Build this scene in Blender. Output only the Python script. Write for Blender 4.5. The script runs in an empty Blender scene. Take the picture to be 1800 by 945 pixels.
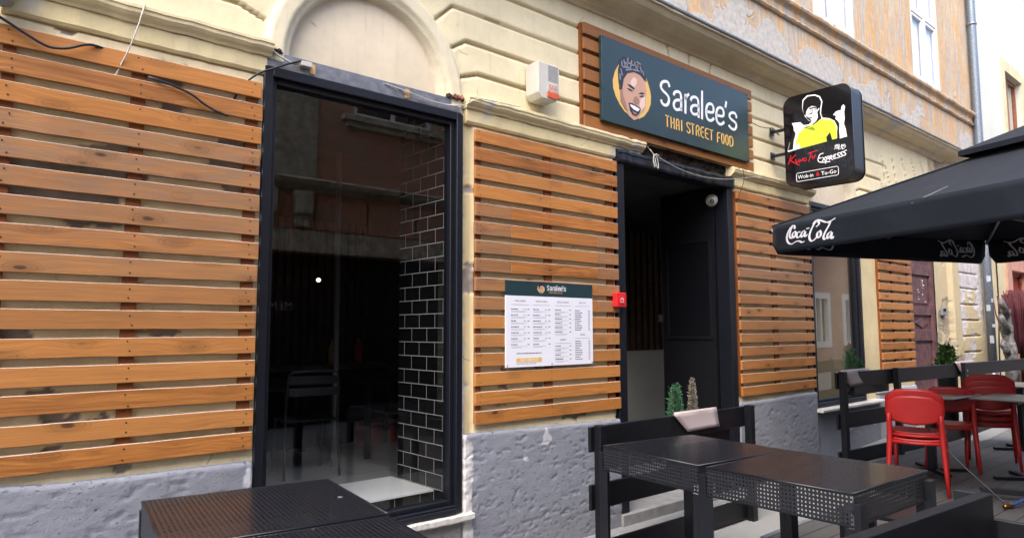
import bpy, bmesh, math, random
import numpy as np
from mathutils import Vector, Matrix, noise as mnoise
random.seed(7); rng=np.random.default_rng(5)
sc=bpy.context.scene; C=sc.collection
R=math.radians
# ---------------------------------------------------------------- camera
F=1217.5; YAW=.7101; PIT=.0877; ROL=-.0032
cam_d=bpy.data.cameras.new('camera'); cam=bpy.data.objects.new('camera',cam_d); C.objects.link(cam)
cam_d.sensor_width=36; cam_d.lens=36*F/1800; cam_d.clip_end=300; cam_d.clip_start=.05
fw=Vector((math.sin(YAW)*math.cos(PIT),math.cos(YAW)*math.cos(PIT),math.sin(PIT)))
rt=fw.cross(Vector((0,0,1))).normalized(); up=rt.cross(fw)
r2=rt*math.cos(ROL)+up*math.sin(ROL); u2=-rt*math.sin(ROL)+up*math.cos(ROL)
cam.matrix_world=Matrix(((r2.x,u2.x,-fw.x,0),(r2.y,u2.y,-fw.y,-3.8),(r2.z,u2.z,-fw.z,1.6),(0,0,0,1)))
sc.camera=cam
# ---------------------------------------------------------------- light
SUN_EL=55; SUN_AZ=245   # azimuth of the sun measured clockwise from +Y
w=bpy.data.worlds.new('World'); sc.world=w; w.use_nodes=True
nt=w.node_tree; nt.nodes.clear()
sky=nt.nodes.new('ShaderNodeTexSky'); sky.sky_type='NISHITA'; sky.sun_disc=False
sky.sun_elevation=R(SUN_EL); sky.sun_rotation=R(SUN_AZ); sky.air_density=1.0; sky.dust_density=4.0; sky.ozone_density=1.0
bg=nt.nodes.new('ShaderNodeBackground'); bg.inputs[1].default_value=.15
wo=nt.nodes.new('ShaderNodeOutputWorld')
nt.links.new(sky.outputs[0],bg.inputs[0]); nt.links.new(bg.outputs[0],wo.inputs[0])
sd=bpy.data.lights.new('sun','SUN'); sd.energy=.5; sd.angle=R(70); sd.color=(1,.98,.95)
so=bpy.data.objects.new('sun',sd); C.objects.link(so)
so.rotation_euler=(R(90-SUN_EL),0,R(180-SUN_AZ))
sc.view_settings.view_transform='Standard'; sc.view_settings.look='None'
sc.view_settings.exposure=2.12; sc.view_settings.gamma=1; sc.view_settings.use_curve_mapping=False
sc.cycles.max_bounces=8; sc.cycles.transparent_max_bounces=24; sc.cycles.caustics_reflective=False; sc.cycles.caustics_refractive=False
# ---------------------------------------------------------------- materials
MAT={}
class NT:
    def __init__(s,name):
        s.m=bpy.data.materials.new(name); s.m.use_nodes=True; s.t=s.m.node_tree; s.n=s.t.nodes; s.l=s.t.links
        s.b=s.n['Principled BSDF']; s.out=s.n['Material Output']; MAT[name]=s.m
    def new(s,ty,**k):
        n=s.n.new(ty)
        for a,v in k.items(): setattr(n,a,v)
        return n
    def link(s,a,b): s.l.new(a,b)
    def coord(s,scale=(1,1,1),src='Object',rot=(0,0,0)):
        tc=s.new('ShaderNodeTexCoord'); mp=s.new('ShaderNodeMapping'); mp.inputs['Scale'].default_value=scale; mp.inputs['Rotation'].default_value=rot
        s.link(tc.outputs[src],mp.inputs[0]); return mp.outputs[0]
    def noise(s,vec,scale=5,detail=4,rough=.55,dist=0):
        n=s.new('ShaderNodeTexNoise'); n.inputs['Scale'].default_value=scale; n.inputs['Detail'].default_value=detail
        n.inputs['Roughness'].default_value=rough; n.inputs['Distortion'].default_value=dist
        if vec is not None: s.link(vec,n.inputs['Vector'])
        return n.outputs['Fac']
    def ramp(s,fac,stops):
        r=s.new('ShaderNodeValToRGB'); e=r.color_ramp.elements
        while len(e)<len(stops): e.new(.5)
        for el,(p,c) in zip(e,stops):
            el.position=p; el.color=(*c,1) if not isinstance(c,(int,float)) else (c,c,c,1)
        s.link(fac,r.inputs[0]); return r.outputs[0]
    def mix(s,fac,a,b,mode='MIX'):
        m=s.new('ShaderNodeMix',data_type='RGBA',blend_type=mode)
        for v,i in ((fac,0),(a,6),(b,7)):
            if hasattr(v,'is_linked') or hasattr(v,'links'): s.link(v,m.inputs[i])
            elif i==0: m.inputs[0].default_value=v
            else: m.inputs[i].default_value=(*v,1) if not isinstance(v,(int,float)) else (v,v,v,1)
        return m.outputs[2]
    def math(s,op,a,b=0,c=0):
        m=s.new('ShaderNodeMath',operation=op)
        for i,v in enumerate((a,b,c)):
            if hasattr(v,'links'): s.link(v,m.inputs[i])
            else: m.inputs[i].default_value=v
        return m.outputs[0]
    def sep(s,v):
        n=s.new('ShaderNodeSeparateXYZ'); s.link(v,n.inputs[0]); return n.outputs
    def comb(s,x,y,z):
        n=s.new('ShaderNodeCombineXYZ')
        for i,v in enumerate((x,y,z)):
            if hasattr(v,'links'): s.link(v,n.inputs[i])
            else: n.inputs[i].default_value=v
        return n.outputs[0]
    def attr(s,name):
        n=s.new('ShaderNodeAttribute',attribute_name=name); return n.outputs
    def bump(s,h,dist=.002,strength=1,prev=None):
        b=s.new('ShaderNodeBump'); b.inputs['Distance'].default_value=dist; b.inputs['Strength'].default_value=strength
        s.link(h,b.inputs['Height'])
        if prev is not None: s.link(prev,b.inputs['Normal'])
        s.link(b.outputs[0],s.b.inputs['Normal']); return b.outputs[0]
    def col(s,c):
        if hasattr(c,'links'): s.link(c,s.b.inputs['Base Color'])
        else: s.b.inputs['Base Color'].default_value=(*c,1)
        return s
    def set(s,rough=.5,metal=0,spec=.5,coat=0):
        if hasattr(rough,'links'): s.link(rough,s.b.inputs['Roughness'])
        else: s.b.inputs['Roughness'].default_value=rough
        s.b.inputs['Metallic'].default_value=metal; s.b.inputs['Specular IOR Level'].default_value=spec; s.b.inputs['Coat Weight'].default_value=coat
        return s
def simple(name,c,rough=.5,metal=0,var=.12,scale=30,bd=.0005,spec=.5,coat=0):
    m=NT(name); v=m.coord(); f=m.noise(v,scale,5,.6)
    c2=tuple(max(0,x*(1-var*2)) for x in c); c1=tuple(min(1,x*(1+var)) for x in c)
    m.col(m.mix(m.ramp(f,[(.3,0),(.7,1)]),c2,c1)); m.set(rough,metal,spec,coat)
    if bd: m.bump(f,bd)
    return m.m
simple('black_metal',(.0055,.007,.011),.38,0,.2,60,.0003)
simple('frame_metal',(.0036,.005,.010),.42,0,.15,25,.0006)
simple('black_wood',(.004,.005,.0075),.45,0,.3,18,.001,spec=.38)
simple('black_matte',(.005,.0055,.008),.55,0,.2,20,.0004,spec=.22)
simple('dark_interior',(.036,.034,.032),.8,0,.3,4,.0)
simple('pale_wall',(.62,.61,.53),.6,0,.05,3,.0003)
simple('white_paint',(.78,.78,.79),.4,0,.03,8,.0003)
simple('white_plastic',(.52,.505,.455),.35,0,.04,12,.0002)
simple('grey_plastic',(.22,.23,.25),.4,0,.06,20,.0002)
simple('grey_metal',(.30,.31,.33),.4,.7,.15,25,.0004)
simple('red_plastic',(.36,.012,.012),.45,0,.06,9,.0003)
simple('alarm_red',(.62,.02,.025),.3,0,.05,20,.0002)
simple('menu_ink',(.10,.10,.12),.5,0,0,4,0)
simple('small_ink',(.42,.42,.46),.5,0,0,4,0)
simple('dark_slats',(.10,.055,.03),.6,0,.25,9,.0004)
simple('chair_black',(.03,.032,.036),.3,0,.1,20,0)
simple('reveal_plaster',(.36,.31,.21),.85,0,.08,3,.002)
simple('orange_plastic',(.62,.10,.03),.35,0,.1,20,.0002)
simple('cable_black',(.012,.013,.018),.35,0,.1,50,0)
simple('cable_white',(.55,.53,.47),.5,0,.15,50,0)
simple('brass',(.25,.13,.05),.35,.9,.2,60,.0004)
simple('blue_plastic',(.03,.07,.28),.4,0,.1,30,0)
simple('leatherette',(.40,.335,.34),.55,0,.05,120,.0003)
simple('table_laminate',(.20,.185,.16),.42,0,.12,14,.0003)
simple('stone_sill',(.55,.54,.51),.65,0,.14,30,.0015)
simple('concrete',(.24,.245,.245),.85,0,.14,9,.003)
simple('floor_tile',(.80,.83,.84),.28,0,.06,3,.0002)
simple('terracotta',(.30,.12,.07),.8,0,.2,20,.001)
simple('sign_green',(.018,.042,.050),.33,0,.05,4,0)
simple('print_white',(.80,.80,.82),.45,0,.0,4,0)
simple('menu_white',(.74,.75,.82),.4,0,.0,4,0)
simple('print_yellow',(.72,.45,.12),.45,0,.0,4,0)
simple('print_skin',(.52,.30,.21),.45,0,.0,4,0)
simple('print_skin_light',(.70,.52,.45),.45,0,0,4,0)
simple('print_skin_dark',(.30,.17,.13),.45,0,0,4,0)
simple('print_navy',(.016,.018,.035),.4,0,.0,4,0)
simple('print_grey',(.22,.22,.25),.45,0,.0,4,0)
simple('print_black',(.006,.006,.007),.3,0,.0,4,0)
simple('print_lime',(.50,.62,.04),.4,0,.0,4,0)
simple('print_red',(.62,.01,.015),.4,0,.0,4,0)
simple('sign_black',(.006,.006,.008),.12,0,.0,4,0,coat=.5)
simple('canvas_print',(.62,.63,.68),.6,0,.05,60,0)
simple('zinc',(.20,.235,.28),.5,.45,.2,45,.0008)
simple('red_wood',(.27,.045,.022),.5,0,.25,12,.001)
simple('pink_plaster',(.52,.27,.20),.85,0,.1,6,.002)
simple('driftwood',(.13,.13,.13),.8,0,.5,18,.006)
simple('dried_stems',(.09,.012,.02),.75,0,.35,60,.003)
simple('neighbor_cream',(.60,.61,.52),.85,0,.05,1.2,.002)
simple('yellow_plaster',(.60,.52,.32),.85,0,.08,3,.003)
simple('window_brown',(.28,.09,.045),.5,0,.1,9,.0004)
simple('mortar_dark',(.06,.04,.03),.95,0,.5,14,.02)
simple('soil',(.03,.022,.015),.95,0,.4,40,.004)
simple('sticker_grey',(.4,.45,.52),.5,0,.3,60,0)
simple('tape',(.55,.33,.13),.5,0,.05,9,0)
# wood slats: orange stained spruce, grain along x, knots; per slat data in attribute 'tone' (r=offset, g=weather, b=hue)
def wood(name,base1,base2,weath):
    m=NT(name); tc=m.coord(); at=m.attr('tone'); sp=m.sep(at['Vector']); off=sp[0]; wea=sp[1]; hue=sp[2]
    p=m.sep(tc); x=m.math('ADD',p[0],m.math('MULTIPLY',off,37.3)); zz=m.math('ADD',p[2],m.math('MULTIPLY',off,11.7))
    v=m.comb(x,m.math('MULTIPLY',p[1],1),zz)
    def mapped(s): 
        mp=m.new('ShaderNodeMapping'); mp.inputs['Scale'].default_value=s; m.link(v,mp.inputs[0]); return mp.outputs[0]
    vo=m.new('ShaderNodeTexVoronoi'); vo.inputs['Scale'].default_value=1; vo.inputs['Randomness'].default_value=1; m.link(mapped((3.1,.01,8.0)),vo.inputs['Vector'])
    dn=m.noise(mapped((14,1,60)),1.0,4,.6); kd=m.math('ADD',vo.outputs['Distance'],m.math('MULTIPLY',m.math('SUBTRACT',dn,.5),.10))
    # knots: distance rescaled
    kn=m.ramp(kd,[(0.0,1.0),(.075,.95),(.11,.30),(.33,0.0)])
    ring=m.math('SINE',m.math('MULTIPLY',kd,95))
    warp=m.math('MULTIPLY',m.ramp(kd,[(0,1.0),(.55,0)]),.035)
    gz=m.math('ADD',zz,warp)
    gv=m.comb(m.math('MULTIPLY',x,1.1),0,m.math('MULTIPLY',gz,38))
    g1=m.noise(gv,1.3,6,.6,.7); gv2=m.comb(m.math('MULTIPLY',x,5),0,m.math('MULTIPLY',gz,260)); g2=m.noise(gv2,1,3,.6)
    big=m.noise(mapped((1.3,1,5)),1.6,3,.5)
    c=m.mix(m.ramp(g1,[(.36,0),(.60,1)]),base1,base2)
    c=m.mix(m.math('MULTIPLY',m.ramp(g2,[(.38,0),(.62,1)]),.7),c,tuple(q*.5 for q in base1))
    c=m.mix(m.ramp(big,[(.35,.0),(.75,.45)]),c,(.44,.155,.034))
    c=m.mix(hue,c,(.54,.235,.06))
    c=m.mix(m.ramp(m.math('FRACT',m.math('MULTIPLY',off,5.37)),[(0,.45),(1,0)]),c,m.mix(.5,c,(.05,.02,.008)))
    wn=m.noise(mapped((1.8,1,12)),2.2,5,.65)
    wf=m.math('MULTIPLY',wea,m.ramp(wn,[(.28,.25),(.62,1.0)]))
    c=m.mix(wf,c,weath)
    rf=m.math('MULTIPLY',m.ramp(kd,[(.0,0),(.12,0),(.2,.55),(.36,0)]),m.ramp(m.math('ADD',ring,m.math('MULTIPLY',m.math('SUBTRACT',g1,.5),2.5)),[(.2,0),(.9,.55)]))
    c=m.mix(rf,c,tuple(q*.35 for q in base1))
    c=m.mix(m.math('MULTIPLY',kn,.9),c,(.040,.020,.010))
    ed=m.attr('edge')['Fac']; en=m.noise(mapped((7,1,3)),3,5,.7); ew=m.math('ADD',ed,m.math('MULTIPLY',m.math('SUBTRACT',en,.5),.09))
    c=m.mix(m.ramp(ew,[(.955,0),(.985,.75)]),c,(.56,.46,.38)); c=m.mix(m.ramp(ed,[(.0,.5),(.05,0)]),c,tuple(q*.5 for q in base1))  # pale worn top edges, with the skylight they catch painted in; bottom edges darker
    # pale scratches
    sc_=m.noise(mapped((6,1,22)),3.0,8,.75,2.2)
    c=m.mix(m.ramp(sc_,[(.68,0),(.76,.55)]),c,(.50,.34,.22))
    m.col(c); m.set(m.ramp(g1,[(.2,.42),(.8,.62)]),0,.4)
    m.bump(m.math('ADD',g1,m.math('MULTIPLY',g2,.5)),.0012)
wood('slat_wood',(.25,.080,.015),(.62,.238,.045),(.20,.14,.098))
wood('batten_wood',(.24,.07,.02),(.36,.12,.032),(.2,.08,.04))
# plaster with vertex colour
m=NT('facade_plaster'); a=m.attr('Col'); v=m.coord(); n1=m.noise(v,7,6,.65); n2=m.noise(v,160,4,.6); n3=m.noise(v,1.3,4,.6)
c=m.mix(m.ramp(n1,[(.3,.0),(.7,.16)]),a['Color'],(.30,.26,.20),'MIX'); c=m.mix(m.ramp(n3,[(.4,0),(.75,.18)]),c,(.42,.36,.27))
n5=m.noise(m.coord((9,9,1.1)),2.2,5,.6)
c=m.mix(m.ramp(n5,[(.54,0),(.78,.24)]),c,(.32,.25,.15)); n7=m.noise(m.coord((1,1,1)),.9,7,.7,.8); c=m.mix(m.ramp(n7,[(.56,0),(.60,.22)]),c,(.72,.62,.42))
dv=m.noise(v,3,5,.6); vv=m.new('ShaderNodeVectorMath',operation='ADD'); mu=m.new('ShaderNodeVectorMath',operation='SCALE'); cn=m.new('ShaderNodeTexNoise'); cn.inputs['Scale'].default_value=3; m.link(v,cn.inputs['Vector']); m.link(cn.outputs['Color'],mu.inputs[0]); mu.inputs['Scale'].default_value=.18; m.link(v,vv.inputs[0]); m.link(mu.outputs[0],vv.inputs[1])
vc=m.new('ShaderNodeTexVoronoi',feature='DISTANCE_TO_EDGE'); vc.inputs['Scale'].default_value=1.6; m.link(vv.outputs[0],vc.inputs['Vector'])
cr_=m.math('MULTIPLY',m.ramp(vc.outputs['Distance'],[(0,1),(.0035,.6),(.007,0)]),m.ramp(dv,[(.57,0),(.62,.8)]))
sp=m.noise(v,60,3,.5); c=m.mix(m.math('MULTIPLY',cr_,.7),c,(.16,.13,.10)); c=m.mix(m.ramp(sp,[(.70,0),(.74,.4)]),c,(.25,.21,.16))
m.col(c); m.set(.88,0,.25); b1=m.bump(n2,.0018); b2=m.bump(n1,.006,1,b1); m.bump(cr_,-.003 if False else .002,1,b2)
# rough plinth
m=NT('plinth_plaster'); a=m.attr('Col'); v=m.coord(); n1=m.noise(v,16,8,.7); n2=m.noise(v,90,5,.7); vz=m.coord((4,4,13)); n3=m.noise(vz,3,7,.7,.6)
n4=m.noise(m.coord((9,9,26)),2.6,6,.7,.5); c=m.mix(m.ramp(n1,[(.3,0),(.75,.25)]),a['Color'],(.19,.20,.25)); c=m.mix(m.ramp(n3,[(.66,0),(.76,.3)]),c,(.36,.38,.45))
m.col(c); m.set(.80,0,.25); b1=m.bump(n2,.0025); b2=m.bump(n1,.0035,1,b1); m.bump(m.ramp(n4,[(.34,0),(.38,.95),(.62,1)]),.007,1,b2)
# old upper facade
m=NT('weathered_facade'); v=m.coord(); sv=m.coord((5.5,5.5,.55)); s1=m.noise(sv,1.7,8,.68,.4); s2=m.noise(sv,4.2,6,.7); p1=m.noise(v,1.15,9,.58,.15); p2=m.noise(v,14,6,.7)
zc=m.sep(v)[2]
c=m.mix(m.ramp(s1,[(.44,0),(.54,1)]),(.60,.36,.16),(.40,.365,.33))
c=m.mix(m.ramp(s2,[(.45,0),(.66,.7)]),c,(.66,.56,.39))
c=m.mix(m.ramp(m.noise(m.coord((1,1,.6)),1.4,6,.65,.6),[(.46,0),(.68,.55)]),c,(.52,.28,.10))
c=m.mix(m.ramp(p2,[(.45,0),(.8,.5)]),c,(.30,.20,.12))
low=m.math('SUBTRACT',1,m.math('MULTIPLY',m.math('SUBTRACT',zc,4.4),1.15))
pk=m.math('ADD',m.math('MULTIPLY',p1,1.0),m.math('MULTIPLY',low,.16))
msk=m.ramp(pk,[(.60,0),(.612,1)])
c=m.mix(msk,c,m.mix(m.ramp(p2,[(.3,0),(.7,1)]),(.36,.33,.29),(.58,.55,.50)))
m.col(c); m.set(.9,0,.2); b1=m.bump(p2,.006); m.bump(msk,.008,-1 if False else 1,b1)
# opposite facade (seen only mirrored in the glass)
m=NT('old_red_render'); v=m.coord(); p1=m.noise(v,2.5,8,.7,.6); p2=m.noise(v,22,6,.7)
c=m.mix(m.ramp(p1,[(.4,0),(.6,1)]),(.55,.25,.16),(.42,.30,.20)); c=m.mix(m.ramp(p2,[(.45,0),(.75,.7)]),c,(.18,.10,.07))
m.col(c); m.set(.9,0,.2); m.bump(p1,.02)
simple('old_stone',(.48,.43,.32),.9,0,.3,8,.01)
# black glazed tile with white joints, on a plane of constant x
def tiles(name,swz,bw,rh,mort,tile,joint,rough=.08):
    m=NT(name); tc=m.coord(); p=m.sep(tc); v=m.comb(p[swz[0]],p[swz[1]],0)
    br=m.new('ShaderNodeTexBrick'); br.offset=.5; br.inputs['Scale'].default_value=1; br.inputs['Brick Width'].default_value=bw; br.inputs['Row Height'].default_value=rh
    br.inputs['Mortar Size'].default_value=mort; br.inputs['Mortar Smooth'].default_value=0; br.inputs['Bias'].default_value=0
    br.inputs['Color1'].default_value=(*tile,1); br.inputs['Color2'].default_value=(*[q*1.3 for q in tile],1); br.inputs['Mortar'].default_value=(*joint,1); m.link(v,br.inputs['Vector'])
    m.col(br.outputs['Color']); m.set(m.ramp(br.outputs['Fac'],[(0,rough),(1,.8)]),0,.5); m.bump(br.outputs['Fac'],.002,-1 if False else 1)
tiles('black_tile',(1,2),.20,.101,.0026,(.005,.005,.006),(.40,.40,.385))
tiles('black_tile_front',(0,2),.20,.101,.003,(.01,.01,.01),(.3,.3,.28),.3)
tiles('large_floor_tile',(0,1),.6,.6,.003,(.52,.54,.54),(.15,.15,.15),.2)
# ground
m=NT('asphalt'); v=m.coord(); n1=m.noise(v,150,4,.7); n2=m.noise(v,1.1,6,.6); n3=m.noise(v,30,5,.6)
c=m.mix(m.ramp(n1,[(.35,0),(.7,1)]),(.09,.095,.10),(.19,.195,.20)); c=m.mix(m.ramp(n2,[(.35,0),(.7,.5)]),c,(.15,.15,.15)); c=m.mix(m.ramp(n3,[(.62,0),(.7,.4)]),c,(.36,.36,.35))
m.col(c); m.set(.9,0,.25); m.bump(n1,.003)
m=NT('pavement_concrete'); v=m.coord(); n1=m.noise(v,200,4,.7); n2=m.noise(v,2.1,6,.6,.6)
c=m.mix(m.ramp(n1,[(.35,0),(.7,1)]),(.17,.177,.18),(.28,.29,.295)); c=m.mix(m.ramp(n2,[(.35,.0),(.7,.55)]),c,(.22,.22,.21))
m.col(c); m.set(.88,0,.25); m.bump(n1,.002)
m=NT('deck_boards'); v=m.coord(); p=m.sep(v); q=m.math('FRACT',m.math('MULTIPLY',p[1],7.1)); gap=m.ramp(q,[(0,1),(.035,1),(.05,0),(1,0)])
n1=m.noise(m.coord((2,30,1)),2,6,.6); c=m.mix(n1,(.045,.045,.05),(.095,.092,.09)); n4=m.noise(v,40,4,.6); c=m.mix(m.ramp(n4,[(.7,0),(.75,.6)]),c,(.25,.2,.14)); c=m.mix(gap,c,(.004,.004,.004)); m.col(c); m.set(.55,0,.4); m.bump(gap,.004,-1 if False else 1)
m.n['Bump'].invert=True
# perforated steel: round holes cut by a transparency mask in object space
def perforated(name,ax,pitch,rad,rough):
    m=NT(name); p=m.sep(m.coord())
    def cell(s): return m.math('SUBTRACT',m.math('FRACT',m.math('DIVIDE',s,pitch)),.5)
    a,b=cell(p[ax[0]]),cell(p[ax[1]])
    d=m.math('SQRT',m.math('ADD',m.math('MULTIPLY',a,a),m.math('MULTIPLY',b,b)))
    hole=m.math('LESS_THAN',d,rad/pitch)
    n=m.noise(m.coord(),9,5,.6); m.col(m.mix(n,(.010,.011,.015),(.018,.019,.024))); m.set(rough+.05,0,.45,.1)
    tr=m.new('ShaderNodeBsdfTransparent'); mx=m.new('ShaderNodeMixShader'); m.link(hole,mx.inputs[0]); m.link(m.b.outputs[0],mx.inputs[1]); m.link(tr.outputs[0],mx.inputs[2]); m.link(mx.outputs[0],m.out.inputs[0])
perforated('perforated_top',(0,1),.020,.0050,.22)
perforated('perforated_front',(0,2),.020,.0048,.35)
perforated('perforated_side',(1,2),.020,.0048,.35)
# window glass
def glass(name,tint,k):
    m=NT(name); ge=m.new('ShaderNodeNewGeometry'); dt=m.new('ShaderNodeVectorMath',operation='DOT_PRODUCT'); m.link(ge.outputs['Normal'],dt.inputs[0]); m.link(ge.outputs['Incoming'],dt.inputs[1])
    sk=m.math('ADD',.04,m.math('MULTIPLY',.96,m.math('POWER',m.math('SUBTRACT',1,m.math('ABSOLUTE',dt.outputs['Value'])),5)))
    f=m.math('MINIMUM',m.math('MULTIPLY',sk,k),1)
    gl=m.new('ShaderNodeBsdfGlossy'); gl.inputs['Roughness'].default_value=.0; tr=m.new('ShaderNodeBsdfTransparent'); tr.inputs[0].default_value=(*tint,1)
    mx=m.new('ShaderNodeMixShader'); m.link(f,mx.inputs[0]); m.link(tr.outputs[0],mx.inputs[1]); m.link(gl.outputs[0],mx.inputs[2]); m.link(mx.outputs[0],m.out.inputs[0])
glass('shop_glass',(.97,.98,.98),2.7)
glass('clear_glass',(.95,.95,.97),1.3)
glass('house_glass',(.35,.4,.45),2.5)
# canvas
m=NT('black_canvas'); v=m.coord(); n1=m.noise(v,420,2,.6); n2=m.noise(v,3,5,.6); m.col(m.mix(n2,(.005,.0075,.013),(.010,.014,.022))); m.set(.7,0,.18); m.b.inputs['Sheen Weight'].default_value=.04; b1=m.bump(n1,.0004); n6=m.noise(m.coord((1,2.2,1.5)),1.6,3,.5,.3); m.bump(n6,.02,1,b1)
for nm,c1,c2 in (('conifer_green',(.02,.075,.035),(.06,.17,.085)),('conifer_grey',(.13,.12,.09),(.30,.28,.22)),('box_green',(.012,.03,.008),(.04,.085,.02))):
    m=NT(nm); gi=m.new('ShaderNodeNewGeometry'); m.col(m.mix(gi.outputs['Random Per Island'],c1,c2)); m.set(.6,0,.3)
m=NT('lamp_glow'); m.b.inputs['Emission Color'].default_value=(1,.8,.5,1); m.b.inputs['Emission Strength'].default_value=1.5
# ---------------------------------------------------------------- mesh helpers
def link(o,parent=None):
    C.objects.link(o)
    if parent is not None: o.parent=parent
    return o
def tag(o,label=None,cat=None,group=None,kind=None):
    if label: o['label']=label
    if cat: o['category']=cat
    if group: o['group']=group
    if kind: o['kind']=kind
    return o
def thing(name,label,cat,loc=(0,0,0),rz=0,group=None):
    o=bpy.data.objects.new(name,None); o.empty_display_size=.1; o.location=loc; o.rotation_euler=(0,0,rz); C.objects.link(o)
    return tag(o,label,cat,group)
class MB:
    def __init__(s): s.v=[]; s.f=[]; s.m=[]; s.sm=[]; s.tone=[]; s.ed={}; s.cur=0; s.t=(0,0,0)
    def add(s,vs,fs,smooth=False):
        o=len(s.v); s.v+= [tuple(v) for v in vs]; s.tone+=[s.t]*len(vs)
        for f in fs: s.f.append([o+i for i in f]); s.m.append(s.cur); s.sm.append(smooth)
        return s
    def box(s,x0,x1,y0,y1,z0,z1,M=None):
        vs=[(x,y,z) for z in (z0,z1) for y in (y0,y1) for x in (x0,x1)]
        if M is not None: vs=[M@Vector(v) for v in vs]
        return s.add(vs,[(0,2,3,1),(4,5,7,6),(0,1,5,4),(2,6,7,3),(0,4,6,2),(1,3,7,5)])
    def beam(s,a,b,w,h,upv=(0,0,1)):
        a=Vector(a);b=Vector(b);d=(b-a).normalized();sx=d.cross(Vector(upv)).normalized();uz=sx.cross(d)
        vs=[p+sx*i*w/2+uz*j*h/2 for p in (a,b) for j in (-1,1) for i in (-1,1)]
        return s.add(vs,[(0,2,3,1),(4,5,7,6),(0,1,5,4),(2,6,7,3),(0,4,6,2),(1,3,7,5)])
    def tube(s,pts,r,n=8,cap=True):
        pts=[Vector(p) for p in pts]; rr=r if isinstance(r,(list,tuple)) else [r]*len(pts); vs=[]; fs=[]
        prev=None
        for i,p in enumerate(pts):
            d=(pts[min(i+1,len(pts)-1)]-pts[max(i-1,0)]).normalized()
            if prev is None: a=d.orthogonal().normalized()
            else: a=(prev-d*prev.dot(d)).normalized()
            prev=a; b=d.cross(a)
            for k in range(n): t=2*math.pi*k/n; vs.append(p+(a*math.cos(t)+b*math.sin(t))*rr[i])
        for i in range(len(pts)-1):
            for k in range(n): fs.append((i*n+k,i*n+(k+1)%n,(i+1)*n+(k+1)%n,(i+1)*n+k))
        if cap: fs.append(tuple(range(n-1,-1,-1))); fs.append(tuple(range((len(pts)-1)*n,len(pts)*n)))
        return s.add(vs,fs,True)
    def lathe(s,prof,c=(0,0,0),n=20,M=None):
        vs=[];fs=[]
        for r,z in prof:
            for k in range(n): t=2*math.pi*k/n; vs.append((c[0]+r*math.cos(t),c[1]+r*math.sin(t),c[2]+z))
        if M is not None: vs=[M@Vector(v) for v in vs]
        for i in range(len(prof)-1):
            for k in range(n): fs.append((i*n+k,i*n+(k+1)%n,(i+1)*n+(k+1)%n,(i+1)*n+k))
        fs.append(tuple(range(n-1,-1,-1))); fs.append(tuple(range((len(prof)-1)*n,len(prof)*n)))
        return s.add(vs,fs,True)
    def prism(s,poly,fn,t0,t1):
        """poly 2d, fn(u,v,t)->3d, extruded from t0 to t1"""
        n=len(poly); vs=[fn(u,v,t0) for u,v in poly]+[fn(u,v,t1) for u,v in poly]
        fs=[tuple(range(n-1,-1,-1)),tuple(range(n,2*n))]+[(i,(i+1)%n,n+(i+1)%n,n+i) for i in range(n)]
        return s.add(vs,fs)
    def sweepx(s,prof,xs,jit=0):
        """profile list of (y,z) swept along x positions with small irregularities"""
        n=len(prof); vs=[]
        for x in xs:
            jy,jz=random.gauss(0,jit),random.gauss(0,jit)
            for y,z in prof: vs.append((x,y+jy,z+jz))
        fs=[(i*n+k,i*n+(k+1)%n,(i+1)*n+(k+1)%n,(i+1)*n+k) for i in range(len(xs)-1) for k in range(n)]
        fs+=[tuple(range(n-1,-1,-1)),tuple(range((len(xs)-1)*n,len(xs)*n))]
        return s.add(vs,fs)
    def build(s,name,mats,parent=None,bevel=0,seg=1,fixn=True,sub=0):
        me=bpy.data.meshes.new(name); me.from_pydata(s.v,[],s.f)
        mats=mats if isinstance(mats,(list,tuple)) else [mats]
        for q in mats: me.materials.append(MAT[q])
        me.polygons.foreach_set('material_index',s.m); me.polygons.foreach_set('use_smooth',s.sm)
        at=me.attributes.new('tone','FLOAT_VECTOR','POINT'); at.data.foreach_set('vector',np.array(s.tone,dtype=np.float32).ravel())
        if s.ed:
            ea=me.attributes.new('edge','FLOAT','POINT'); ev=np.full(len(s.v),.5,np.float32)
            for i_,e_ in s.ed.items(): ev[i_]=e_
            ea.data.foreach_set('value',ev)
        if fixn:
            bm=bmesh.new(); bm.from_mesh(me); bmesh.ops.recalc_face_normals(bm,faces=bm.faces); bm.to_mesh(me); bm.free()
        me.update()
        o=bpy.data.objects.new(name,me); link(o,parent)
        if bevel:
            md=o.modifiers.new('bevel','BEVEL'); md.width=bevel; md.segments=seg; md.limit_method='ANGLE'; md.angle_limit=R(40)
        if sub:
            md=o.modifiers.new('sub','SUBSURF'); md.levels=sub; md.render_levels=sub
        return o
def ribbon(mb,line,w,fn,t0,t1,round_=True,pen=False):
    """monoline stroke of width w along 2d polyline, smoothed, as a thin solid"""
    P=[Vector(p).to_2d() if len(p)>2 else Vector(p) for p in line]
    if len(P)>2 and round_:
        for _ in range(2):
            Q=[P[0]]
            for i in range(len(P)-1):
                a,b=P[i],P[i+1]; Q+= [a*.75+b*.25,a*.25+b*.75]
            Q.append(P[-1]); P=Q
    L=[];Rr=[]
    for i,p in enumerate(P):
        d=(P[min(i+1,len(P)-1)]-P[max(i-1,0)])
        if d.length<1e-9: d=Vector((1,0))
        d.normalize(); n=Vector((-d.y,d.x))*w/2
        if pen: n*=.38+.75*abs(d.x*.25-d.y)**1.5
        if i==0: p=p-d*w*.25
        if i==len(P)-1: p=p+d*w*.25
        L.append(p+n);Rr.append(p-n)
    for i in range(len(P)-1):
        q=[L[i],L[i+1],Rr[i+1],Rr[i]]
        mb.prism([tuple(k) for k in q],fn,t0,t1)
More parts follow.
